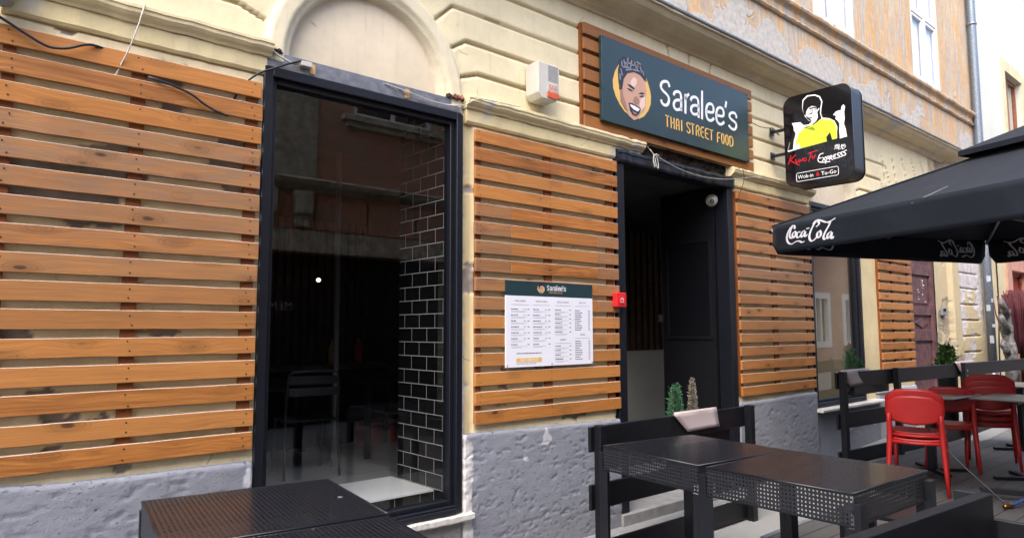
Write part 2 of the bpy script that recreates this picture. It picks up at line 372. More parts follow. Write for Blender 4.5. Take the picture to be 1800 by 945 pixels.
def text_poly(mb,body,size,fn,t,xs=1,shear=0,align='LEFT'):
    cu=bpy.data.curves.new('txt','FONT'); cu.body=body; cu.size=size; cu.shear=shear; cu.align_x=align; cu.resolution_u=2
    o=bpy.data.objects.new('txt',cu); C.objects.link(o); dg=bpy.context.evaluated_depsgraph_get(); dg.update()
    me=bpy.data.meshes.new_from_object(o.evaluated_get(dg)); vs=[fn(v.co.x*xs,v.co.y,t) for v in me.vertices]; fs=[tuple(p.vertices) for p in me.polygons]
    mb.add(vs,fs); bpy.data.objects.remove(o); bpy.data.curves.remove(cu); bpy.data.meshes.remove(me)
# numpy noise
def vnoise(x,z,f,seed):
    r=np.random.default_rng(seed); G=r.random((256,256)); X=x*f+500;Z=z*f+500; xi=np.floor(X).astype(int);zi=np.floor(Z).astype(int);fx=X-xi;fz=Z-zi
    fx=fx*fx*(3-2*fx);fz=fz*fz*(3-2*fz); g=lambda a,b:G[a%256,b%256]
    return (g(xi,zi)*(1-fx)+g(xi+1,zi)*fx)*(1-fz)+(g(xi,zi+1)*(1-fx)+g(xi+1,zi+1)*fx)*fz
def fbm(x,z,f,seed,o=5,gain=.5):
    s=0;a=1;t=0
    for i in range(o): s=s+a*vnoise(x,z,f*2**i,seed+i); t+=a; a*=gain
    return s/t
DATA={'panel':{'ELL':[(4.445,3.853),(4.399,3.786),(4.37,3.707),(4.372,3.635),(4.402,3.569),(4.454,3.508),(4.516,3.46),(4.58,3.437),(4.635,3.423),(4.711,3.436),(4.779,3.471),(4.839,3.534),(4.875,3.604),(4.881,3.676),(4.865,3.736),(4.838,3.793),(4.81,3.837),(4.743,3.871),(4.555,3.887)],'FACE':[(4.442,3.724),(4.444,3.664),(4.466,3.62),(4.461,3.546),(4.526,3.487),(4.565,3.434),(4.635,3.406),(4.692,3.432),(4.722,3.478),(4.78,3.515),(4.802,3.595),(4.811,3.698),(4.798,3.784),(4.742,3.833),(4.647,3.841),(4.553,3.806),(4.488,3.759)],'WRAP':[(4.438,3.723),(4.435,3.808),(4.464,3.901),(4.52,3.952),(4.557,3.937),(4.594,3.959),(4.631,3.944),(4.726,3.943),(4.792,3.883),(4.818,3.795),(4.787,3.8),(4.732,3.831),(4.647,3.84),(4.553,3.805),(4.506,3.745),(4.483,3.648),(4.449,3.634)],'SHADE':[(4.458,3.64),(4.487,3.652),(4.496,3.59),(4.528,3.536),(4.553,3.468),(4.519,3.479),(4.459,3.543)],'HL1':[(4.642,3.794),(4.683,3.781),(4.678,3.737),(4.643,3.703),(4.599,3.709),(4.598,3.742)],'HL2':[(4.732,3.617),(4.798,3.657),(4.791,3.568),(4.736,3.516),(4.714,3.551)],'BROW1':[(4.554,3.706),(4.597,3.714),(4.649,3.691),(4.643,3.68),(4.591,3.693)],'BROW2':[(4.704,3.659),(4.737,3.676),(4.78,3.681),(4.779,3.671),(4.737,3.664)],'EYE1':[(4.55,3.672),(4.583,3.676),(4.627,3.664),(4.59,3.658)],'EYE2':[(4.709,3.637),(4.744,3.651),(4.783,3.654),(4.747,3.636)],'NOSE':[(4.646,3.617),(4.675,3.627),(4.705,3.606),(4.711,3.576),(4.673,3.552),(4.639,3.562),(4.625,3.579)],'MOUTH':[(4.565,3.546),(4.611,3.554),(4.676,3.541),(4.727,3.531),(4.709,3.485),(4.664,3.449),(4.617,3.451),(4.581,3.486)],'TEETH':[(4.579,3.537),(4.638,3.535),(4.71,3.52),(4.686,3.493),(4.63,3.499),(4.593,3.516)],'LIP':[(4.605,3.484),(4.637,3.478),(4.671,3.477),(4.659,3.46),(4.625,3.461)],'WST':[[(4.51,3.912),(4.527,3.861)],[(4.566,3.939),(4.551,3.861)],[(4.616,3.933),(4.595,3.86)],[(4.655,3.931),(4.671,3.879)],[(4.697,3.916),(4.686,3.867)],[(4.731,3.906),(4.747,3.86)],[(4.468,3.822),(4.486,3.771)],[(4.528,3.89),(4.597,3.904)],[(4.499,3.848),(4.577,3.86)],[(4.621,3.897),(4.706,3.902)],[(4.482,3.893),(4.485,3.851)],[(4.766,3.877),(4.777,3.842)],[(4.535,3.83),(4.61,3.853)],[(4.684,3.938),(4.735,3.93)],[(4.454,3.776),(4.46,3.728)],[(4.629,3.856),(4.714,3.862)]],'SAR':[[(5.154,3.828),(5.143,3.862),(5.097,3.865),(5.045,3.844),(5.025,3.805),(5.037,3.772),(5.118,3.741),(5.15,3.712),(5.135,3.66),(5.093,3.633),(5.044,3.637),(5.027,3.669)],[(5.219,3.764),(5.235,3.794),(5.285,3.812),(5.327,3.801),(5.335,3.763),(5.33,3.639)],[(5.329,3.732),(5.269,3.727),(5.225,3.702),(5.213,3.66),(5.235,3.63),(5.286,3.633),(5.328,3.658)],[(5.404,3.805),(5.396,3.626)],[(5.402,3.764),(5.428,3.802),(5.455,3.819)],[(5.487,3.772),(5.506,3.803),(5.558,3.82),(5.603,3.808),(5.613,3.769),(5.609,3.629)],[(5.609,3.739),(5.546,3.736),(5.497,3.712),(5.485,3.672),(5.51,3.642),(5.564,3.645),(5.608,3.667)],[(5.679,3.9),(5.666,3.627)],[(5.747,3.715),(5.861,3.722),(5.871,3.769),(5.851,3.804),(5.799,3.807),(5.757,3.78),(5.738,3.727),(5.74,3.661),(5.772,3.634),(5.824,3.636),(5.866,3.667)],[(5.921,3.713),(6.039,3.72),(6.049,3.768),(6.029,3.803),(5.975,3.806),(5.932,3.779),(5.912,3.725),(5.914,3.658),(5.946,3.631),(6.0,3.633),(6.044,3.664)],[(6.098,3.885),(6.083,3.83)],[(6.28,3.761),(6.269,3.797),(6.208,3.802),(6.153,3.773),(6.148,3.735),(6.203,3.715),(6.264,3.703),(6.278,3.672),(6.244,3.626),(6.182,3.623),(6.138,3.647)]],'TSF':[('T',5.089,3.531,5.136,3.458),('H',5.17,3.531,5.216,3.457),('A',5.248,3.531,5.292,3.457),('I',5.325,3.531,5.339,3.456),('S',5.414,3.531,5.462,3.456),('T',5.481,3.531,5.531,3.455),('R',5.564,3.531,5.612,3.455),('E',5.641,3.532,5.688,3.454),('E',5.715,3.532,5.767,3.454),('T',5.79,3.532,5.843,3.453),('F',5.922,3.532,5.969,3.452),('O',5.995,3.532,6.04,3.452),('O',6.067,3.532,6.115,3.451),('D',6.144,3.532,6.201,3.451)]},'kf':{'OUT':[(0.181,3.978),(0.199,4.047),(0.261,4.089),(0.781,4.063),(0.847,4.045),(0.882,3.966),(0.876,3.533),(0.871,3.143),(0.83,3.097),(0.237,3.143),(0.173,3.194),(0.161,3.268)],'BODY':[(0.2,3.493),(0.222,3.575),(0.27,3.666),(0.279,3.736),(0.261,3.791),(0.3,3.786),(0.351,3.78),(0.386,3.741),(0.443,3.734),(0.472,3.756),(0.44,3.778),(0.4,3.837),(0.378,3.929),(0.387,4.013),(0.437,4.048),(0.519,4.038),(0.574,4.004),(0.597,3.944),(0.583,3.878),(0.576,3.816),(0.588,3.774),(0.66,3.75),(0.712,3.71),(0.736,3.646),(0.739,3.529),(0.65,3.52),(0.34,3.5),(0.207,3.488)],'ARM':[(0.757,3.518),(0.754,3.601),(0.761,3.668),(0.741,3.707),(0.721,3.726),(0.728,3.758),(0.701,3.776),(0.727,3.803),(0.763,3.808),(0.777,3.799),(0.79,3.846),(0.809,3.857),(0.823,3.831),(0.811,3.779),(0.813,3.71),(0.803,3.658),(0.82,3.6),(0.828,3.523)],'ARMK':[(0.731,3.526),(0.734,3.605),(0.748,3.678),(0.753,3.601),(0.752,3.519)],'SHIRT':[(0.326,3.654),(0.362,3.689),(0.407,3.721),(0.492,3.719),(0.578,3.761),(0.672,3.733),(0.715,3.695),(0.73,3.634),(0.728,3.524),(0.683,3.52),(0.659,3.581),(0.629,3.515),(0.35,3.498),(0.328,3.567),(0.297,3.519),(0.296,3.574)],'HAIR':[(0.397,3.849),(0.385,3.927),(0.398,4.003),(0.445,4.033),(0.519,4.026),(0.565,3.992),(0.585,3.94),(0.57,3.874),(0.552,3.885),(0.54,3.863),(0.531,3.905),(0.486,3.924),(0.446,3.912),(0.425,3.886),(0.414,3.841)],'NECKK':[(0.572,3.88),(0.566,3.825),(0.581,3.769),(0.556,3.755),(0.492,3.719),(0.478,3.722),(0.524,3.754),(0.544,3.789),(0.539,3.846)],'ARML':[(0.207,3.503),(0.228,3.581),(0.275,3.711),(0.3,3.674),(0.273,3.593),(0.262,3.506)],'PIT':[(0.625,3.516),(0.621,3.561),(0.661,3.605),(0.682,3.517)],'FIST':[(0.287,3.706),(0.291,3.748),(0.325,3.772),(0.358,3.77),(0.381,3.727),(0.374,3.692),(0.333,3.681),(0.3,3.659)],'BROW':[(0.454,3.907),(0.5,3.907),(0.542,3.899),(0.541,3.888),(0.499,3.894),(0.457,3.892)],'EYE':[(0.465,3.881),(0.496,3.882),(0.496,3.874),(0.464,3.874)],'EYE2':[(0.51,3.882),(0.535,3.881),(0.535,3.873),(0.51,3.875)],'NOSEK':[(0.496,3.874),(0.483,3.839),(0.451,3.836),(0.455,3.846),(0.475,3.851)],'MOUK':[(0.442,3.807),(0.481,3.804),(0.478,3.793),(0.444,3.798)],'JAW':[(0.412,3.842),(0.427,3.802),(0.459,3.769),(0.479,3.759),(0.469,3.778),(0.442,3.81)],'CHOP':[[(0.395,3.716),(0.501,3.663)],[(0.414,3.728),(0.501,3.677)],[(0.263,3.786),(0.328,3.754)],[(0.708,3.784),(0.741,3.769)]],'KUNG':[[(0.235,3.442),(0.206,3.356)],[(0.291,3.443),(0.221,3.39)],[(0.221,3.396),(0.261,3.363),(0.327,3.322)],[(0.289,3.392),(0.284,3.358),(0.311,3.355),(0.321,3.388)],[(0.329,3.35),(0.335,3.387),(0.354,3.354),(0.363,3.392)],[(0.404,3.384),(0.378,3.389),(0.371,3.359),(0.396,3.354),(0.401,3.37)],[(0.429,3.43),(0.522,3.442)],[(0.457,3.43),(0.428,3.345)],[(0.439,3.391),(0.464,3.395)],[(0.473,3.393),(0.466,3.366),(0.485,3.365),(0.498,3.399)]],'EXP':[[(0.581,3.4),(0.54,3.397),(0.514,3.312),(0.647,3.301)],[(0.527,3.355),(0.56,3.356)],[(0.574,3.359),(0.603,3.315)],[(0.607,3.359),(0.567,3.319)],[(0.618,3.356),(0.601,3.29)],[(0.618,3.356),(0.637,3.361),(0.636,3.336),(0.611,3.33)],[(0.651,3.358),(0.642,3.319)],[(0.651,3.358),(0.671,3.36),(0.669,3.341),(0.648,3.338),(0.676,3.315)],[(0.713,3.365),(0.687,3.362),(0.682,3.322),(0.711,3.325)],[(0.685,3.343),(0.705,3.345)],[(0.751,3.372),(0.727,3.371),(0.726,3.353),(0.747,3.345),(0.745,3.326),(0.719,3.326)],[(0.783,3.376),(0.759,3.373),(0.758,3.357),(0.777,3.347),(0.774,3.332),(0.751,3.331)],[(0.817,3.386),(0.791,3.38),(0.79,3.364),(0.809,3.355),(0.807,3.339),(0.783,3.335)]],'CJK':[[(0.709,3.459),(0.702,3.445)],[(0.726,3.459),(0.72,3.443)],[(0.717,3.465),(0.713,3.437),(0.698,3.419)],[(0.715,3.434),(0.723,3.419)],[(0.732,3.46),(0.75,3.459),(0.748,3.442),(0.73,3.443),(0.732,3.46)],[(0.727,3.434),(0.753,3.433)],[(0.735,3.44),(0.734,3.424)],[(0.746,3.44),(0.745,3.425)],[(0.738,3.429),(0.738,3.408)],[(0.726,3.42),(0.734,3.424)],[(0.751,3.408),(0.743,3.421)],[(0.77,3.447),(0.763,3.433)],[(0.784,3.448),(0.778,3.433)],[(0.775,3.454),(0.773,3.426),(0.759,3.408)],[(0.774,3.423),(0.781,3.409)],[(0.796,3.454),(0.794,3.426)],[(0.788,3.447),(0.784,3.433)],[(0.804,3.445),(0.809,3.431)],[(0.811,3.425),(0.798,3.41),(0.777,3.403)]],'BOX':[(0.289,3.246),(0.721,3.244),(0.729,3.234),(0.723,3.163),(0.712,3.158),(0.297,3.176),(0.286,3.186),(0.289,3.246)],'TXT':[(0.313,3.192),(0.483,3.186),(0.505,3.194),(0.539,3.191),(0.556,3.189),(0.702,3.183)]},'coke':[[(0.208,2.506),(0.211,2.528),(0.178,2.535),(0.134,2.496),(0.103,2.438),(0.117,2.386),(0.169,2.363),(0.22,2.385),(0.267,2.385),(0.297,2.365),(0.323,2.372)],[(0.182,2.532),(0.145,2.471),(0.143,2.431),(0.172,2.418),(0.204,2.436)],[(0.212,2.475),(0.183,2.466),(0.177,2.433),(0.197,2.418),(0.219,2.439),(0.224,2.467),(0.212,2.475)],[(0.273,2.464),(0.249,2.467),(0.231,2.442),(0.238,2.416),(0.263,2.416),(0.284,2.435)],[(0.328,2.469),(0.302,2.463),(0.286,2.435),(0.295,2.412),(0.316,2.422),(0.342,2.47),(0.328,2.425),(0.343,2.412),(0.36,2.428)],[(0.355,2.483),(0.379,2.484)],[(0.465,2.486),(0.496,2.502),(0.49,2.53),(0.455,2.529),(0.414,2.481),(0.388,2.432),(0.382,2.395),(0.406,2.362),(0.439,2.37),(0.471,2.396)],[(0.427,2.512),(0.46,2.546),(0.511,2.536),(0.566,2.507),(0.613,2.509),(0.665,2.527)],[(0.504,2.442),(0.477,2.434),(0.468,2.402),(0.486,2.382),(0.51,2.397),(0.515,2.426),(0.504,2.442)],[(0.594,2.5),(0.617,2.514),(0.608,2.486),(0.562,2.431),(0.535,2.384),(0.549,2.36),(0.568,2.372)],[(0.619,2.421),(0.593,2.413),(0.576,2.386),(0.586,2.364),(0.609,2.379),(0.634,2.425),(0.616,2.373),(0.63,2.359),(0.642,2.374)]]}
# ================================================================= GROUND
def gz(x): return .047*max(0,min(x,14)-6.2)
xs=[-150,-40,-12]+[i*.5 for i in range(-20,40)]+[22,30,60,150]; ys=[-150,-40,-15,-9,-6,-4,-2,-.95,.4,3,10,40,150]
b=MB(); n=len(ys); b.add([(x,y,gz(x)) for x in xs for y in ys],[(i*n+j,(i+1)*n+j,(i+1)*n+j+1,i*n+j+1) for i in range(len(xs)-1) for j in range(n-1)],True)
tag(b.build('street_ground','asphalt',fixn=False),'grey asphalt street','',kind='structure')
b=MB(); xx=[-8+i*.5 for i in range(61)]
b.add([(x,y,gz(x)+dz) for x in xx for y,dz in ((-.95,.003),(-.92,.012),(.06,.014))],[(i*3+j,(i+1)*3+j,(i+1)*3+j+1,i*3+j+1) for i in range(60) for j in range(2)],True)
o=b.build('pavement','pavement_concrete',fixn=False); tag(o,'grey concrete pavement strip','',kind='structure')
b=MB(); poly=[(4.42,-1.27),(6.25,-1.27),(7.1,-.62),(20,-.75),(20,-5),(4.2,-5)]
b.prism(poly,lambda u,v,t:(u,v,t),.0,.2); o=b.build('terrace_deck','deck_boards'); tag(o,'dark wooden terrace deck','',kind='structure')
b=MB(); b.beam((4.42,-1.25,.1),(6.25,-1.25,.1),.04,.212); b.beam((6.25,-1.25,.1),(7.1,-.6,.1),.04,.212); o=b.build('deck_edging','zinc'); tag(o,'grey metal edging of the deck','',kind='structure')
# ================================================================= RESTAURANT BUILDING
B1=thing('restaurant_building','old cream plastered house with a slatted restaurant front and peeling orange upper storey','building')
W=.05
OPEN=[(1.43,2.83,.36,3.15),(4.45,6.24,-.1,3.13),(4.80,6.2,3.0,3.255),(7.87,9.2,.66,3.12),(10.93,11.93,0,3.15)]
def axis(segs,edges):
    a=[]
    for x0,x1,d in segs: a.append(np.arange(x0,x1,d))
    a=np.concatenate(a+[np.array(edges)]); a=np.unique(np.round(a,4)); keep=[a[0]]
    es=set(np.round(edges,4))
    for q in a[1:]:
        if q-keep[-1]<.004:
            if q in es: keep[-1]=q
            continue
        keep.append(q)
    return np.array(keep)
def seg_d(X,Z,a,b):
    ax,az=a;bx,bz=b; dx,dz=bx-ax,bz-az; t=np.clip(((X-ax)*dx+(Z-az)*dz)/(dx*dx+dz*dz),0,1); return np.hypot(X-ax-t*dx,Z-az-t*dz)
xs=axis([(-3,0,.06),(0,6.6,.0135),(6.6,10,.02),(10,14.16,.035)],[q for o_ in OPEN for q in o_[:2]]+[12.93,14.16])
zs=axis([(.3,4.33,.0135)],[q for o_ in OPEN for q in o_[2:] if q>.3]+[4.33])
X,Z=np.meshgrid(xs,zs,indexing='ij')
big=fbm(X,Z,.8,1,4)-.5; med=fbm(X,Z,5,11,5)-.5; fine=fbm(X,Z,30,21,4)-.5
h=big*.012+med*.006+fine*.0025
ARCH=[(2.137,3.20),(8.53,3.20)]
wob=(fbm(X,Z,2.2,31,3)-.5)*.012
near_arch=np.zeros_like(h,bool)
for ax,az in ARCH:
    r=np.hypot(X-ax,(Z-az))+wob*.4; up_=Z>3.02
    sm=lambda e0,e1:(lambda t:t*t*(3-2*t))(np.clip((r-e0)/(e1-e0),0,1))
    prof=-.050+.058*sm(.530,.556)+.024*sm(.572,.600)-.032*sm(.682,.708); m_=(r<.71)&up_; h=np.where(m_,h*.5+prof+.5*h*sm(.682,.708),h)
    near_arch|=(r<.72)&up_
segs=[]
for zi,bx,ex,ez in ((3.437,.856,.70,3.383),(3.655,.747,.60,3.56),(3.88,.627,.47,3.73)):
    for (cx,cz),xl,xr in ((ARCH[0],-1.2,4.1),(ARCH[1],6.6,9.9)):
        for s,xe in ((1,xr),(-1,xl)):
            if cx>5 and s==1: xe=cx+1.75-(3.9-zi)*.9
            bend=(cx+s*bx,zi); segs.append((bend,(xe,zi))); segs.append((bend,(cx+s*ex,ez)))
            if cx>5 and s==1: segs.append(((xe,zi),(xe+.35,3.26)))
for xa,xb in ((-1.2,.9),(3.2,6.0),):
    segs.append(((xa,4.10),(xb,4.10)))
segs+= [((3.3,3.437),(4.1,3.437)),((6.5,3.437),(6.9,3.437)),((6.5,3.655),(7.3,3.655)),((6.5,3.88),(7.2,3.88)),((6.55,4.1),(7.9,4.1)),((5.29,4.15),(5.24,4.33)),((5.60,4.15),(5.62,4.33)),((5.95,4.15),(6.0,4.33))]
for k in range(7): a0=1.25-.13*k; segs.append(((10.3+k*.42,3.3+.1*k),(10.15+k*.36,4.0+.04*k)))
for q in range(8): segs.append(((12.96,.95+q*.262),(13.9,.95+q*.262)))
gmask=np.zeros_like(h)
for a_,b_ in segs:
    d=seg_d(X,Z,a_,b_)+wob*.5; gmask=np.maximum(gmask,np.clip(1-(d-.006)/.009,0,1))
gmask=np.where(near_arch,0,gmask)
h=h-.024*gmask
# lower band behind the slats is a little set back, with broken plaster
low=Z<3.05
peelA=(fbm(X,Z,3.1,41,6)+.30*np.exp(-((Z-2.42)/.22)**2)*(X<1.45)-.02*(X>1.45)>.70)&low&(X<4.5)
edge=(fbm(X,Z,9,51,5)+.75*np.exp(-((X-2.845)/.035)**2)*(Z<1.55)+.45*np.exp(-((X-2.845)/.03)**2))>.92
edge&=(X>2.82)&(X<3.05)&low
peelQ=(X>12.9)&(fbm(X,Z,2.3,61,6)>.50); peelR=(X>11.95)&(X<12.9)&(fbm(X,Z,1.7,71,6)+.3*np.exp(-((Z-1.05)/.2)**2)>.64)
pm=(fbm(X,Z,6,81,5)>.66)&(Z>3.0)&(Z<3.2)&(X>2.8)
anyp=peelA|edge|peelQ|peelR
h=h-.010*anyp+ .006*fine*anyp
h=np.where((X>12.55)&(X<12.93),h+.06,h); h=np.where((X>=12.93),h+.03,h)
# colour
cr=np.empty(h.shape+(3,)); cream=np.array((.82,.725,.48)); yell=np.array((.68,.57,.32)); pink=np.array((.74,.64,.48))
t=np.clip((3.17-Z)/.03,0,1)[...,None]; cr[:]=cream*(1-t)+yell*t
for ax,az in ARCH:
    r=np.hypot(X-ax,Z-az); cr[(r<.552)&(Z>3.02)]=pink; cr[(r<.705)&(r>=.552)&(Z>3.02)]=(.73,.66,.48)
beh=low&(((X>.1)&(X<1.44))|((X>2.93)&(X<4.43))|((X>6.32)&(X<7.9))); cr[beh]=(.76,.65,.42); h=h+np.where(beh,.014,0)
cr[X>11.9]=(.58,.49,.30)
cr*= (1+.25*(fbm(X,Z,2,91,5)-.5)[...,None])
cr[gmask>.5]*=np.array((.62,.55,.42))
pc=fbm(X,Z,14,101,4)[...,None]
cr=np.where(peelA[...,None],np.array((.33,.29,.26))*(.5+pc),cr); cr=np.where(edge[...,None],np.array((.62,.60,.57))*(.55+.8*pc),cr)
cr=np.where(peelQ[...,None],np.array((.62,.60,.62))*(.7+.6*pc),cr); cr=np.where(peelR[...,None],np.array((.36,.31,.23))*(.6+.8*pc),cr)
dirt=(fbm(X*1.0,Z*.35,6,111,5)>.66)&(X>2.8)&(X<3)
def grid_mesh(name,P,cols,mat,parent,mask=None):
    nx,nz=P.shape[:2]; me=bpy.data.meshes.new(name)
    idx=np.arange(nx*nz).reshape(nx,nz); q=np.stack([idx[:-1,:-1],idx[1:,:-1],idx[1:,1:],idx[:-1,1:]],-1).reshape(-1,4)
    if mask is not None: q=q[mask.reshape(-1)]
    me.vertices.add(nx*nz); me.vertices.foreach_set('co',P.reshape(-1).astype(np.float32))
    me.loops.add(q.size); me.loops.foreach_set('vertex_index',q.reshape(-1).astype(np.int32)); me.polygons.add(len(q)); me.polygons.foreach_set('loop_start',np.arange(0,q.size,4,dtype=np.int32))
    me.update(calc_edges=True); me.polygons.foreach_set('use_smooth',np.ones(len(q),bool))
    ca=me.attributes.new('Col','FLOAT_COLOR','POINT'); ca.data.foreach_set('color',np.concatenate([cols,np.ones(cols.shape[:2]+(1,))],-1).astype(np.float32).reshape(-1))
    me.materials.append(MAT[mat]); o=bpy.data.objects.new(name,me); return link(o,parent)
cxm=(xs[:-1]+xs[1:])/2; czm=(zs[:-1]+zs[1:])/2; CX,CZ=np.meshgrid(cxm,czm,indexing='ij'); keep=np.ones(CX.shape,bool)
for x0,x1,z0,z1 in OPEN: keep&=~((CX>x0)&(CX<x1)&(CZ>z0)&(CZ<z1))
grid_mesh('ground_floor_wall',np.stack([X,W-h,Z],-1),cr,'facade_plaster',B1,keep)
# plinth segments
def plinth(x0,x1,tl,tr,yb,seed,d=.012,col=(.208,.222,.258),white_edge=False):
    xs=np.arange(x0,x1+d*.5,d); ns=int(max(tl,tr)/d)
    s=np.linspace(0,1,ns); Xg,S=np.meshgrid(xs,s,indexing='ij'); zt=(tl+(tr-tl)*(Xg-x0)/(x1-x0))+(fbm(Xg,Xg*0,1.6,seed,4)-.5)*.035
    Zg=zt*S+np.array([0]); hh=(fbm(Xg,Zg,2.2,seed+9,6)-.5)*.011+(fbm(Xg,Zg*2.2,9,seed+19,4)-.5)*.0035
    pit=fbm(Xg,Zg*3.6,13,seed+33,5,.6); hh-=np.clip(pit-.63,0,.06)*.10*(np.abs(S-.5)<.48)
    rim=np.clip((Zg-(zt-.03))/.03,0,1); Y=yb-hh+rim**3*.014
    # ends and top folded back
    top=np.stack([Xg[:,-1:],np.full_like(Xg[:,-1:],yb+.075),zt[:,-1:]+.004],-1)
    P=np.concatenate([np.stack([Xg,Y,Zg],-1),top],1)
    e0=P[:1].copy(); e0[...,1]=yb+.10; e1=P[-1:].copy(); e1[...,1]=yb+.10
    P=np.concatenate([e0,P,e1],0)
    c=np.empty(P.shape); c[:]=col; f=fbm(P[...,0],P[...,2],1.5,seed+50,5)[...,None]; c*=(.8+.4*f)
    if white_edge:
        m=fbm(P[...,0],P[...,2],8,seed+60,5)+.8*np.exp(-((P[...,0]-x0)/.085)**2); c=np.where((m>.93)[...,None],np.array((.58,.57,.56))*(.4+1.1*fbm(P[...,0],P[...,2],20,seed+70,3)[...,None]),c)
    wn=(fbm(P[...,0],P[...,2],5,seed+80,6)>.775); c[wn]=(.48,.49,.52)
    g=np.clip(1-P[...,2]/.3,0,1)[...,None]; c=c*(1-.25*g)+np.array((.2,.19,.18))*.25*g
    grid_mesh('plinth',P,c,'plinth_plaster',B1)
plinth(-3,1.425,.97,.895,.0,200,.013)
plinth(1.432,2.835,.36,.36,.012,300,.02,(.26,.25,.25))
plinth(2.845,4.44,.89,.872,.0,400,.011,white_edge=True)
plinth(6.25,7.86,.872,.885,.0,500,.014)
plinth(7.87,9.6,.655,.655,.015,600,.02)
plinth(9.6,10.93,.80,.8,.02,700,.03,(.34,.35,.40)); plinth(11.93,14.1,1.0,.9,.04,800,.03,(.40,.38,.36))
# mouldings
def xr(a,b_,d=.06): n=max(2,int((b_-a)/d)); return [a+(b_-a)*i/n for i in range(n+1)]
mtop=[(.08,3.153),(.002,3.155),(-.006,3.168),(-.022,3.18),(-.034,3.195),(-.036,3.212),(-.042,3.217),(-.042,3.234),(-.02,3.246),(.08,3.256)]
mlow=[(.08,3.052),(.022,3.054),(.012,3.068),(.012,3.153),(.08,3.153)]
def colmesh(o,c):
    me=o.data; ca=me.attributes.new('Col','FLOAT_COLOR','POINT'); n=len(me.vertices); co=np.empty(n*3,np.float32); me.vertices.foreach_get('co',co); co=co.reshape(-1,3)
    f=fbm(co[:,0],co[:,2]+co[:,1],7,900,4)[:,None]; a=np.ones((n,4),np.float32); a[:,:3]=np.array(c)*(.85+.3*f)
    w_=fbm(co[:,0],co[:,2],3.3,950,5)>.68; a[w_,:3]=np.array((.55,.53,.5)); ca.data.foreach_set('color',a.reshape(-1))
for x0,x1 in ((.21,1.462),(2.852,4.80),(6.215,7.965),(9.25,10.9)):
    b=MB(); b.sweepx(mtop,xr(x0,x1),.0022); colmesh(b.build('moulding','facade_plaster',B1),(.74,.63,.38))
    b=MB(); b.sweepx(mlow,xr(x0+(.01 if x0<5 else .03),min(x1-.02,x1)),.0012); colmesh(b.build('moulding','facade_plaster',B1),(.74,.62,.34))
b=MB(); b.sweepx([(.2,4.27),(.035,4.28),(.02,4.30),(-.01,4.315),(-.03,4.345),(-.08,4.365),(-.12,4.37),(-.16,4.395),(-.185,4.425),(-.19,4.44),(-.21,4.442),(-.212,4.468),(.1,4.50),(.2,4.50)],xr(-3,14.15,.12),.0015)
colmesh(b.build('cornice','facade_plaster',B1),(.70,.61,.42))
b=MB(); b.sweepx([(-.225,4.462),(-.228,4.478),(.03,4.53),(.03,4.515)],xr(-3,14.15,.5),.0015); b.build('cornice_flashing','zinc',B1)
# upper storey
UW=[(-1.5,-.32),(1.72,2.9),(4.94,6.12),(8.16,9.33),(11.39,12.57)]; b=MB(); x=-3
for x0,x1 in UW: b.box(x,x0,0,.3,4.45,9.5); x=x1
b.box(x,14.16,0,.3,4.45,9.5)
for x0,x1 in UW: b.box(x0,x1,0,.3,4.45,5.42); b.box(x0,x1,0,.3,7.6,9.5)
b.box(13.9,14.16,.3,6,0,9.5); b.build('upper_wall','weathered_facade',B1)
b=MB(); b.sweepx([(.05,5.16),(-.03,5.17),(-.045,5.19),(-.035,5.205),(-.02,5.21),(-.02,5.29),(-.035,5.31),(-.075,5.335),(-.085,5.36),(-.08,5.385),(-.01,5.42),(.05,5.42)],xr(-3,14.17,.07),.0035); b.build('string_course','weathered_facade',B1)
b=MB(); b.box(-3.2,14.5,-.5,.4,9.5,9.7); b.box(-3.2,14.5,.4,7,9.4,9.6); b.box(-3,13.9,6,6.2,0,9.5); b.box(-3.1,-3,.32,6.2,0,9.5); b.box(-3.1,-3,.05,.32,0,9.5); b.build('roof','zinc',B1)
